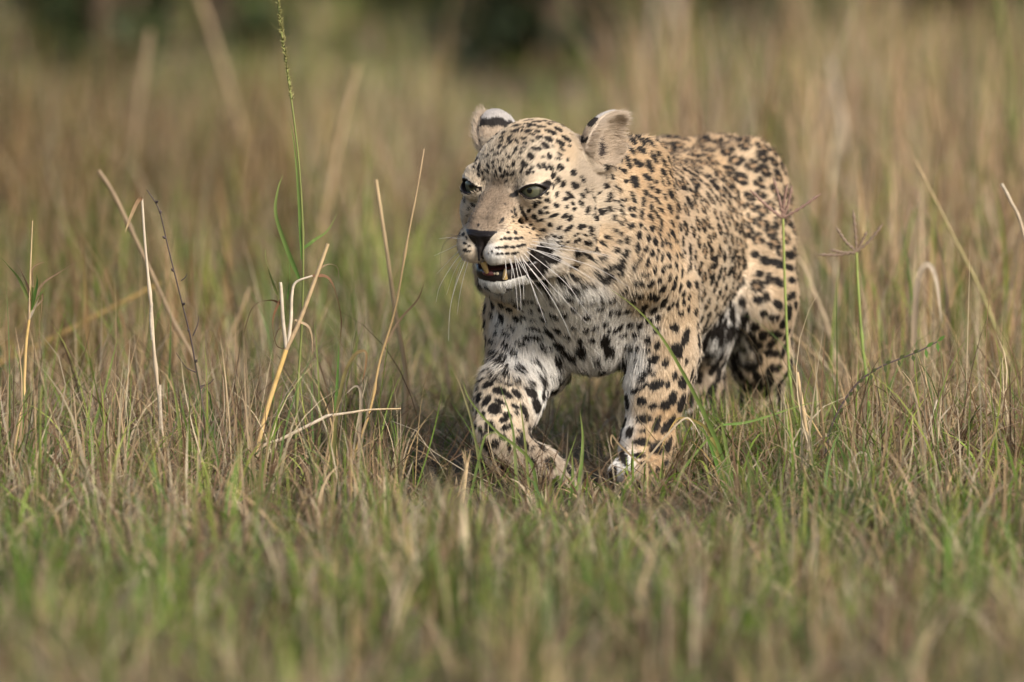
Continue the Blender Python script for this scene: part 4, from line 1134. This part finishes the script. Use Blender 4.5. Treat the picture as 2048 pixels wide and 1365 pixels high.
shrub(940, 19.0, 0.6, 1.4, 'dark shrub just left of the darkest one, above the leopard', 102, 1.25, 0.03)
shrub(195, 12.0, 0.30, 1.1, 'olive shrub at the top left above the blurred reeds', 103, 1.25, 0.03)
shrub(60, 17.5, 0.9, 1.5, 'brown-green shrub in the top left corner', 104, 1.25, 0.03)
shrub(560, 19.0, 1.0, 1.5, 'blurred shrub behind the tall seeding stalk', 105, 1.25, 0.03)
shrub(1480, 17.5, 0.8, 1.5, 'olive shrub at the top right of the leopard', 106, 1.25, 0.03)
shrub(1650, 17.0, 0.7, 1.4, 'shrub beside the pale reeds at the top right', 107, 1.25, 0.03)
shrub(1960, 18.5, 1.0, 1.5, 'shrub in the top right corner', 108, 1.25, 0.03)
shrub(1250, 20.0, 1.0, 1.6, "far shrub above the leopard's back", 109, 1.25, 0.03)
shrub(370, 15.0, 0.4, 1.3, 'dark shrub between the two blurred leaning reeds at the top left', 110, 1.6, 0.03)

# ------------------------------------------------------------------ single stalks, twigs and tufts that can be told apart
stem_mat = material('dry_stem', rough=0.55, spec=0.25, attr='tint', translucent=0.15)
STRAW, PALE, YEL, TAN, GRN, YGRN, DKTWIG, RUST = [np.array(c) for c in ((0.55, 0.40, 0.22), (0.62, 0.52, 0.39), (0.60, 0.40, 0.14), (0.42, 0.30, 0.18), (0.12, 0.22, 0.045), (0.30, 0.33, 0.10), (0.075, 0.055, 0.05), (0.24, 0.125, 0.065))]
def pts3(txt, Y, dY=0.0):
    q = [tuple(float(v) for v in it.split(',')) for it in txt.split(';')]
    n = len(q)
    return np.array([P(v[0], v[1], (v[2] if len(v) > 2 else Y + dY * i / max(n - 1, 1))) for i, v in enumerate(q)])
def to_ground(p):
    """carry a base point straight down to the soil"""
    q = p.copy(); q[2] = float(gz(q[0], q[1])) - 0.01
    return q
def ground_line(txt, Y, dY=0.0):
    """polyline given from the foot upwards; a foot above the soil is carried down to it along the stalk"""
    p = pts3(txt, Y, dY)
    zg = float(gz(p[0][0], p[0][1])) - 0.008
    if p[0][2] > zg:
        d = p[0] - p[1]; d = d / max(-d[2], 1e-3)
        f = p[0] + d * (p[0][2] - zg) * 1.0
        f = p[0] + (f - p[0]) * 1.0; f[2] = zg
        f[:2] = p[0][:2] + np.clip(f[:2] - p[0][:2], -0.03, 0.03)
        p = np.vstack([f, p])
    elif p[0][2] < zg:
        p[0] = p[0] * [1, 1, 0] + [0, 0, zg]
    return p
def grad_cols(n, seg, c0, c1, r, var=0.08):
    t = np.linspace(0, 1, n)[:, None]
    c = c0 + (c1 - c0) * t
    c = c * (1 + r.normal(0, var, (n, 1)))
    return np.repeat(c, seg, 0)
pr = np.random.default_rng(77)
def stem(parent, txt, Y, r0, r1, c0, c1=None, dY=0.0, name='stem', grounded=True, n=26, nodes=0):
    p = ground_line(txt, Y, dY) if grounded else pts3(txt, Y, dY)
    p = spline(p, n)
    rad = np.linspace(U(r0, Y), U(r1, Y), n)
    for k in range(nodes):
        j = int((k + 1) / (nodes + 1) * n); rad[j] *= 1.6
    V, F = tube(p, rad, 6)
    return mesh_np(name, V, F, stem_mat, parent, grad_cols(n, 6, c0, c0 if c1 is None else c1, pr)), p
def leaf(parent, txt, Y, w, c0, c1=None, dY=0.0, name='leaf', grounded=False, n=18, twist=0.0, fold=0.35, taper=1.6):
    p = ground_line(txt, Y, dY) if grounded else pts3(txt, Y, dY)
    p = spline(p, n)
    tg = nrm(np.gradient(p, axis=0))
    view = nrm(p - CAMP); sd0 = nrm(np.cross(tg, view)); up = np.cross(sd0, tg)
    t = np.linspace(0, 1, n); a = twist * t + 0.3
    sd = sd0 * np.cos(a)[:, None] + up * np.sin(a)[:, None]; nn = np.cross(tg, sd)
    ww = (U(w * (1.45 if w < 8 and name == 'leaf' else 1.0), Y) * 0.5 * np.minimum(1, 0.55 + t * 3) * (1 - t ** taper * 0.96))[:, None]
    V = np.stack([p - sd * ww + nn * ww * fold, p, p + sd * ww + nn * ww * fold], 1).reshape(-1, 3)
    i = np.arange(n - 1) * 3
    F = np.concatenate([np.stack([i, i + 1, i + 4, i + 3], 1), np.stack([i + 1, i + 2, i + 5, i + 4], 1)])
    return mesh_np(name, V, F, grass_mat, parent, grad_cols(n, 3, c0, c0 if c1 is None else c1, pr))
def plant(name, txt, Y, label, cat, group=None, dY=0.0):
    f = ground_line(txt, Y, dY)[0]
    return empty(name, (f[0], f[1], max(0.0, float(gz(f[0], f[1])))), label, cat, group)

# tall green seeding stalk left of the leopard
T = "588,985;594,800;604,640;606,480;598,330;580,180;562,60;553,-40"
o = plant('seeding_stalk', T, 0.03, 'tallest green grass stalk with a fine seed spike reaching the top edge', 'grass stalk')
_, sp_ = stem(o, T, 0.03, 3.0, 1.6, YGRN * 0.62, YGRN * 0.75, n=40, nodes=3)
for tx, w in (("600,560;575,500;552,430;556,380;566,350", 7), ("604,500;630,480;655,462;676,425", 5), ("604,520;598,400;590,300;580,240", 5)):
    leaf(o, tx, 0.03, w, GRN, YGRN)
V_, F_, of = [], [], 0
q = spline(pts3("583,200;570,110;560,40;552,-40", 0.03), 46)
for k in range(46):
    for j in range(4):
        a = pr.uniform(0, 6.28); d = nrm(np.array([math.cos(a), math.sin(a), pr.uniform(0.5, 1.6)]))
        v, f = tube(np.array([q[k], q[k] + d * 0.0035, q[k] + d * 0.007]), [0.0006, 0.0012, 0.0002], 5); V_.append(v); F_.append(f + of); of += len(v)
    if k % 5 == 0:
        a = pr.uniform(0, 6.28); d = nrm(np.array([math.cos(a), math.sin(a) * 0.3, 0.5])); v, f = tube(np.array([q[k], q[k] + d * 0.012, q[k] + d * 0.022 + [0, 0, 0.006]]), [0.0003, 0.0002, 0.0001], 4); V_.append(v); F_.append(f + of); of += len(v)
v_ = np.concatenate(V_); mesh_np('seed_spike', v_, np.concatenate(F_), stem_mat, o, np.tile(np.array([0.24, 0.22, 0.08]), (len(v_), 1)))

# leaning yellow cane with shrivelled leaves
T = "512,905;535,815;572,700;600,640;630,560;656,488"
o = plant('leaning_cane', T, -0.02, 'thick leaning yellow cane hung with shrivelled brown leaves', 'dry stalk')
stem(o, "512,905;535,815;572,700", -0.02, 5.2, 5.0, STRAW, YEL * 1.15)
stem(o, "572,700;600,640;630,560;656,488", -0.02, 4.8, 3.4, TAN, STRAW * 1.1, name='upper_cane', grounded=False)
stem(o, "572,695;566,640;562,575;560,565", -0.02, 4.5, 3.0, PALE * 0.8, PALE, name='sheath', grounded=False)
stem(o, "576,690;582,640;584,590;592,565;625,552", -0.02, 4.0, 2.0, PALE, PALE, name='sheath', grounded=False)
for tx, w, c in (("625,552;655,556;672,590;682,640;680,685", 6, RUST), ("630,545;655,530;674,535;678,560", 4, TAN), ("560,600;545,640;552,690;575,700", 5, RUST), ("590,640;620,660;622,720;605,745;618,752", 5, TAN),
                 ("566,610;540,600;505,615;484,680", 4, RUST * 0.8), ("555,590;535,530;530,495", 5, YGRN * 0.7), ("575,600;580,560;578,520", 4, GRN), ("570,700;552,750;540,800;545,840", 4, TAN), ("600,640;585,660;560,655;545,690", 4, RUST)):
    leaf(o, tx, -0.02, w, c, c * 0.8, twist=2.5)

# pale broken stem with its top bent over
T = "332,985;327,900;318,800;308,700;303,620;291,500;284,398"
o = plant('broken_stalk', T, 0.0, 'pale upright dry stem with its brown leaf bent over at the top', 'dry stalk')
stem(o, T, 0.0, 4.2, 2.6, TAN * 1.1, PALE, nodes=3)
stem(o, "322,860;319,800;319,770", 0.0, 5.0, 4.0, PALE * 0.75, PALE * 0.8, name='sheath', grounded=False)
stem(o, "305,680;302,640;303,606", 0.0, 4.4, 3.4, PALE * 0.75, PALE * 0.8, name='sheath', grounded=False)
leaf(o, "285,398;276,402;262,432;250,466", -0.005, 8, RUST * 1.1, STRAW, taper=4)
# dark budding twig
T = "412,985;410,860;402,790;392,735;380,670;360,590;335,490;318,420;294,380"
o = plant('budding_twig', T, 0.0, 'thin dark leafless twig dotted with buds beside the pale broken stem', 'twig')
_, q = stem(o, T, 0.0, 2.6, 1.2, DKTWIG, DKTWIG * 1.2, n=40)
for tx in ("392,745;372,735;352,706", "386,672;395,650;398,632", "362,562;370,556;374,548", "403,772;418,768;428,758"):
    stem(o, tx, 0.0, 1.4, 0.6, DKTWIG, name='side_twig', grounded=False, n=8)
for k in (10, 14, 18, 22, 25, 28, 31, 34, 36):
    d = nrm(np.array([pr.uniform(-1, 1), pr.uniform(-1, 0.2), 0.5])); v, f = tube(np.array([q[k], q[k] + d * 0.003, q[k] + d * 0.0065]), [0.0014, 0.0026, 0.0006], 6)
    mesh_np('bud', v, f, stem_mat, o, np.tile(DKTWIG * 1.1, (len(v), 1)))
# stalk with a leaf whorl at the far left
T = "4,1010;30,890;46,790;52,690;58,640"
o = plant('whorled_stalk', T, 0.0, 'yellow stalk at the far left with a whorl of narrow leaves near its top', 'grass stalk')
stem(o, T, 0.0, 3.8, 3.0, STRAW, YEL, nodes=1)
stem(o, "58,640;60,560;65,442", 0.0, 2.6, 1.2, TAN, STRAW, name='tip', grounded=False)
for tx, w, c, d in (("62,610;40,560;20,535;-6,508", 6, YGRN * 0.8, GRN), ("60,620;58,580;44,545;32,520", 6, RUST, TAN), ("66,575;64,545;75,530;102,522", 6, STRAW, RUST), ("66,610;85,570;120,545;165,517", 5, TAN, RUST),
                    ("62,620;75,570;72,545", 7, GRN, GRN), ("60,625;80,590;102,570", 4, YGRN, GRN), ("58,640;76,600;84,560", 5, PALE, STRAW), ("66,620;85,600;84,590;80,640;62,670", 3, TAN, RUST), ("60,620;66,590;64,540", 6, GRN, YGRN), ("48,690;40,720;24,770", 3, TAN, RUST)):
    leaf(o, tx, 0.0, w, c, d, twist=1.2)
# stout diagonal reed just behind, blurred
T = "420,985,0.85;395,740,0.85;350,650,0.85;300,540,0.85;262,460,0.85;225,385,0.85;197,342,0.85"
o = plant('diagonal_reed', T, 0.85, 'thick dry reed leaning left behind the budding twig, slightly blurred', 'reed')
stem(o, T, 0.85, 3.6, 5.0, TAN * 0.95, TAN * 0.62, nodes=2)
# thin grey-tan seed stem left of the leopard
T = "690,985,0.1;705,920,0.1;740,820,0.1;760,720,0.1;790,620,0.1;815,480,0.1;836,370,0.1;848,298,0.1"
o = plant('thin_stem', T, 0.1, 'slender leaning stem between the yellow cane and the leopard', 'grass stalk')
stem(o, T, 0.1, 3.2, 1.6, YEL * 0.85, TAN * 1.1, n=36, nodes=2)
leaf(o, "772,690;800,640;835,600;850,560", 0.1, 4, TAN, RUST)
T = "780,985,0.45;800,900,0.45;812,760,0.45;790,620,0.45;770,480,0.45;752,360,0.45"
o = plant('tan_reed', T, 0.7, 'soft tan reed standing behind the slender leaning stem', 'reed')
stem(o, T, 0.7, 6, 4, TAN * 1.1, STRAW)
# bent stalk lying to the right over the turf
T = "486,985;520,900;560,880;610,855;655,832"
o = plant('fallen_stalk', T, -0.06, 'bent pale stalk lying almost level over the turf towards the leopard', 'dry stalk')
stem(o, T, -0.06, 3.6, 3.6, STRAW * 0.9, PALE)
stem(o, "655,832;700,826;740,820;802,818", -0.06, 3.4, 1.6, PALE, STRAW, name='upper_stalk', grounded=False)
# arching dry leaf
T = "668,985;670,870;680,790;695,735;715,706;732,706;730,740;724,765"
o = plant('arched_leaf', T, 0.0, 'dry grass leaf arched over like a hook', 'grass leaf')
leaf(o, T, 0.0, 8, YGRN * 0.7, RUST, grounded=True, n=30, name='blade', taper=4)
T = "716,985;720,860;722,790;712,772;690,790"
o = plant('arched_leaf', T, 0.02, 'small grey dead leaf folded over below the arched hook leaf', 'grass leaf')
leaf(o, T, 0.02, 7, TAN, PALE * 0.8, grounded=True, n=24, name='blade', taper=4)
# upright green blades
def blade_tuft(label, Y, items, cat='grass tuft', name='blade_tuft', group=None):
    o = plant(name, items[0][0], Y, label, cat, group)
    for tx, w, c, d in items: leaf(o, tx, Y, w, c, d, grounded=True, n=22, name='blade')
    return o
blade_tuft('three upright fresh green blades left of the pale broken stem', 0.0, (("172,985;182,880;205,800;225,720;236,676", 10, GRN * 1.2, YGRN), ("158,985;168,900;178,830;190,742", 11, YGRN, YGRN * 1.2), ("182,985;196,890;215,830;242,760", 9, YGRN, YGRN * 1.3)))
blade_tuft('green and yellow blades rising between the pale stem and the budding twig', 0.0, (("360,985;362,890;352,800;340,742", 12, YGRN * 0.9, YGRN), ("370,985;376,880;366,820;360,778", 8, GRN, YGRN), ("350,985;346,900;336,800;330,755", 7, TAN, RUST)))
blade_tuft('single upright green blade right of the yellow cane', 0.1, (("668,985;672,820;676,740;678,690", 9, GRN, GRN * 1.3), ("632,985;640,850;634,700;628,640", 6, YGRN, YGRN)))
# the green clump at the leopard's forefoot
Tm = "1462,985,-0.03;1450,940,-0.03;1432,880,-0.03;1395,800,-0.05;1340,700,-0.08;1300,645,-0.09;1262,608,-0.10;1222,580,-0.10"
o = plant('green_clump', Tm, -0.03, 'bright green grass clump by the forefoot with one long blade arching across the chest', 'grass clump')
leaf(o, Tm, -0.03, 14, GRN * 1.5, YGRN, grounded=True, n=40, name='long_blade', fold=0.25, taper=1.1)
for tx, w, c, d in (("1455,985;1440,930;1425,880;1405,850;1365,836;1345,850;1315,910", 10, YGRN * 0.9, YEL), ("1470,985;1460,940;1452,890;1444,850;1448,848", 12, GRN * 1.5, YGRN), ("1455,985;1446,930;1425,890;1395,850;1372,832", 9, GRN * 1.2, YGRN * 0.9),
                    ("1448,985;1436,935;1420,890;1398,838", 13, GRN * 1.6, GRN * 1.4), ("1340,985;1370,935;1410,885;1436,856;1446,850", 8, GRN * 1.3, YGRN), ("1444,985;1430,940;1408,905;1380,880", 6, STRAW, YEL)):
    leaf(o, tx, -0.03, w, c, d, grounded=True, n=26, name='blade', fold=0.25)
leaf(o, "1446,850;1490,846;1540,832;1600,812;1655,800", -0.03, 6, GRN * 1.2, YGRN, name='bent_blade')
# curved dry leaf at the right foreleg
T = "1320,985;1290,940;1255,905;1235,885;1224,870;1222,885;1228,900"
o = plant('arched_leaf', T, -0.12, 'thin dry leaf curling in front of the chest between the forelegs', 'grass leaf')
leaf(o, T, -0.12, 4, STRAW, TAN, grounded=True, n=26, name='blade', taper=5)
T = "1240,985;1290,925;1330,875;1368,838;1385,845;1405,880"
o = plant('arched_leaf', T, -0.14, 'pale curled stem crossing the planted forefoot', 'grass leaf')
leaf(o, T, -0.14, 4, STRAW, PALE, grounded=True, n=26, name='blade', taper=5)
# broken dry broom-like tufts
def broom(base, top, Y, label, c, spread, k):
    T = f"{base[0]},{base[1]};{(base[0]+top[0])/2},{(base[1]+top[1])/2};{top[0]},{top[1]}"
    o = plant('broken_tuft', T, Y, label, 'dry tuft')
    stem(o, T, Y, 4.5, 4.0, c * 0.9, c, name='stem')
    for j in range(k):
        dx = pr.uniform(-spread, spread)
        leaf(o, f"{(base[0]*.3+top[0]*.7)},{(base[1]*.3+top[1]*.7)};{top[0]+dx*.4},{top[1]-4};{top[0]+dx},{top[1]-pr.uniform(10,34)}", Y, 5, c, c * pr.uniform(0.8, 1.2), name='splinter', n=6)
    return o
broom((924, 1010), (934, 925), -0.16, 'frayed straw tuft standing left of the lifted paw', STRAW * 1.05, 16, 8)
broom((1627, 950), (1594, 745), -0.02, 'tall broken straw stalk with a frayed top right of the hind leg', STRAW, 9, 5)
broom((1590, 1060), (1585, 985), -0.4, 'short frayed straw tuft in the turf at the lower right', TAN * 1.1, 14, 6)
# slender green blades in front of the lifted foreleg
blade_tuft('green blades crossing the lifted foreleg', -0.25, (("1035,1000;1030,900;1022,840;1000,770", 9, YGRN, GRN * 1.2), ("1060,1000;1052,900;1044,830;1040,800", 7, YGRN, YGRN), ("1075,1000;1060,920;990,860;940,800;925,760", 9, GRN * 1.2, YGRN * 0.9), ("940,1000;965,890;975,870;995,865", 7, GRN, YGRN)))
blade_tuft('two bright green blades standing right of the lifted paw', -0.25, (("1140,1075;1146,960;1144,905", 11, GRN * 1.6, YGRN), ("1150,1075;1160,960;1166,880;1160,822", 11, GRN * 1.7, YGRN), ("1105,1060;1130,940;1155,865", 6, GRN, YGRN)))
blade_tuft('thin green stem leaning left beside the chest', -0.1, (("968,985;945,850;920,770;905,740", 7, GRN, TAN), ("985,985;950,880;900,800", 5, YGRN, GRN)))
# finger grasses at the right
def finger(o_lab, T, Y, head, fingers, c0, c1):
    o = plant('finger_grass', T, Y, o_lab, 'grass stalk')
    stem(o, T, Y, 3.0, 2.6, GRN * 1.2, YGRN * 1.1, n=30, nodes=1)
    for fx, fy in fingers:
        p = spline(pts3(f"{head[0]},{head[1]};{(head[0]+fx)/2+pr.uniform(-3,3)},{(head[1]+fy)/2+3};{fx},{fy}", Y), 14)
        rad = U(1.9, Y) * np.array([0.8 + 1.4 * (i % 2) for i in range(14)]); rad[-1] *= 0.3
        v, f = tube(p, rad, 5); mesh_np('finger', v, f, stem_mat, o, np.tile(c1, (len(v), 1)))
finger('purplish finger grass head in front of the leopard\'s hip', "1640,985,0.42;1600,870,0.42;1580,760,0.42;1571,600,0.42;1566,438,0.42", 0.42, (1566, 437), ((1500, 380), (1546, 355), (1575, 368), (1584, 372), (1642, 388), (1520, 400)), YGRN, np.array([0.27, 0.17, 0.13]))
finger('grey-brown finger grass with six wide spikes right of the leopard', "1745,985,0.5;1737,800,0.5;1724,680,0.5;1716,570,0.5;1713,505,0.5", 0.5, (1713, 505), ((1636, 510), (1660, 500), (1672, 454), (1706, 420), (1735, 462), (1766, 448)), YGRN, np.array([0.24, 0.17, 0.12]))
# leafy twig
T = "1645,985;1652,900;1664,850;1690,800;1720,762;1760,735;1800,718;1840,702;1874,684"
o = plant('leafy_twig', T, 0.0, 'arching dark twig with tiny paired leaves and a green tip', 'twig')
_, q = stem(o, T, 0.0, 2.8, 1.4, DKTWIG * 1.3, DKTWIG * 1.5, n=40)
for k in range(12, 40, 3):
    for sg in (-1, 1):
        d = nrm(np.array([0.4 * sg + 0.5, -0.3, 0.7 * sg])); e = q[k]
        sdv = nrm(np.cross(d, np.array([0.2, 1, 0.1])))
        L_ = 0.013 if k < 36 else 0.017
        V = np.array([e, e + d * L_ * 0.5 - sdv * 0.0030, e + d * L_, e + d * L_ * 0.5 + sdv * 0.0030]); mesh_np('leaflet', V, np.array([[0, 1, 2, 3]]), grass_mat, o, np.tile(np.array([0.10, 0.12, 0.045]) if k < 36 else GRN * 1.2, (4, 1)), smooth=False)
# dry reeds at the right
T = "1812,985,0.8;1826,800,0.8;1830,640,0.8;1838,555,0.8;1856,530,0.8;1872,560,0.8;1884,650,0.8"
o = plant('hooked_reed', T, 0.8, 'pale blurred reed hooked over right of the finger grasses', 'reed')
leaf(o, T, 0.8, 13, TAN, PALE * 0.85, grounded=True, n=30, name='blade', taper=5)
T = "2075,985,1.1;2060,830,1.1;2000,680,1.1;1960,580,1.1;1905,470,1.1;1865,390,1.1;1828,318,1.1"
o = plant('tan_reed', T, 1.1, 'long tan stalk leaning left across the right-hand grass', 'reed')
stem(o, T, 1.1, 5, 2.5, YGRN * 0.75, STRAW * 0.75)
T = "2110,985,0.45;2090,700,0.45;2048,470,0.45;2020,400,0.45;2003,368,0.45"
o = plant('tan_reed', T, 0.45, 'stiff pale stalk entering at the right edge, tip broken', 'reed')
stem(o, T, 0.45, 4, 4, TAN, PALE * 0.75)
T = "1842,985;1848,905;1862,840;1874,800"
o = plant('pale_stem', T, -0.03, 'short white straw stem at the lower right', 'dry stalk')
stem(o, T, -0.03, 3, 2, PALE, PALE)
for k, (T, lab, Y) in enumerate((("1810,1000;1842,905;1880,840;1905,810", 'thin pale stem leaning right beside the short white straw stem', -0.05), ("1760,985;1768,900;1776,830", 'reddish upright stem near the leafy twig', 0.0), ("1990,985;2004,900;2030,805", 'whitish stem leaning right at the right edge', -0.02),
                                ("1670,985;1700,930;1722,905;1740,922;1748,960", 'pale bent leaf looped over near the foot of the leafy twig', -0.06), ("1750,1010;1790,950;1840,935;1900,948", 'pale stem bowed low over the turf at the lower right', -0.08))):
    o = plant('pale_stem', T, Y, lab, 'dry stalk')
    leaf(o, T, Y, 6, (STRAW, STRAW * 0.9, RUST * 1.3, PALE, PALE)[k], (PALE, STRAW, TAN, PALE, STRAW)[k], grounded=True, n=20, name='blade', taper=4)
# blurred reeds behind
BK = (("560,985,4.2;600,620,4.2;650,420,4.2;690,230,4.2;716,130,4.2", 'broad pale reed leaning right behind the yellow cane, strongly blurred', 9, STRAW),
      ("590,985,7.0;560,600,7.0;500,330,7.0;440,120,7.0;392,-30,7.0", 'blurred tan reed leaning left from behind the yellow cane to the top edge', 11, TAN * 1.1),
      ("-60,985,1.7;-20,745,1.7;80,690,1.7;200,628,1.7;322,566,1.7", 'yellow reed slanting low across the left side, blurred', 7, YEL * 0.8),
      ("360,985,1.5;420,800,1.5;450,700,1.5;500,575,1.5", 'tan reed leaning right between the twig and the yellow cane, blurred', 7, STRAW * 0.9),
      ("240,985,6.0;250,500,6.0;270,260,6.0;300,60,6.0", 'tall blurred reed at the left reaching towards the shrubs', 10, TAN),
      ("110,985,5.0;60,600,5.0;30,380,5.0;-10,300,5.0", 'blurred tan reed at the left edge', 10, STRAW * 0.8),
      ("1260,985,9.0;1290,400,9.0;1300,120,9.0;1310,-20,9.0", 'pinkish pale reed behind the leopard\'s shoulder', 12, PALE * 0.8),
      ("1400,985,9.0;1380,400,9.0;1365,120,9.0;1350,-20,9.0", 'pale reed above the leopard\'s back', 12, PALE * 0.8),
      ("1680,985,6.0;1700,500,6.0;1690,300,6.0;1660,120,6.0", 'pale blurred reed high on the right', 11, PALE * 0.85),
      ("1900,985,7.0;1930,600,7.0;1960,300,7.0;1990,90,7.0", 'blurred straw reed leaning right in the upper right', 11, STRAW),
      ("1760,985,8.0;1800,500,8.0;1830,250,8.0;1850,60,8.0", 'faint tan reed between the pale reed and the straw reed', 11, TAN * 1.1),
      ("1660,985,2.0;1720,700,2.0;1790,560,2.0;1830,420,2.0", 'blurred reed crossing behind the wide finger grass', 6, YGRN),
      ("1640,985,1.2;1700,790,1.2;1640,720,1.2;1560,650,1.2", 'tan stem slanting down in front of the hind leg', 5, STRAW * 0.9),
      ("910,985,3.0;900,700,3.0;890,560,3.0", 'blurred olive stem behind the leopard\'s chin', 8, YGRN * 0.8),
      ("2040,985,5.0;2030,400,5.0;2010,100,5.0;1990,-40,5.0", 'blurred olive reed in the upper right corner', 10, YGRN * 0.8))
for T, lab, w, c in BK:
    Y = float(T.split(';')[0].split(',')[2])
    o = plant('blurred_reed', T, Y, lab, 'reed')
    c = c * 0.78
    stem(o, T, Y, w * 0.8, w * 0.55, c * 0.9, c, n=24)
    leaf(o, ';'.join(T.split(';')[-3:]) if pr.random() < 0.0 else f"{T.split(';')[1].split(',')[0]},{T.split(';')[1].split(',')[1]};{float(T.split(';')[1].split(',')[0])+pr.uniform(-70,70)},{float(T.split(';')[1].split(',')[1])-60};{float(T.split(';')[1].split(',')[0])+pr.uniform(-120,120)},{float(T.split(';')[1].split(',')[1])-20}", Y, w * 1.6, c, c * 0.8)
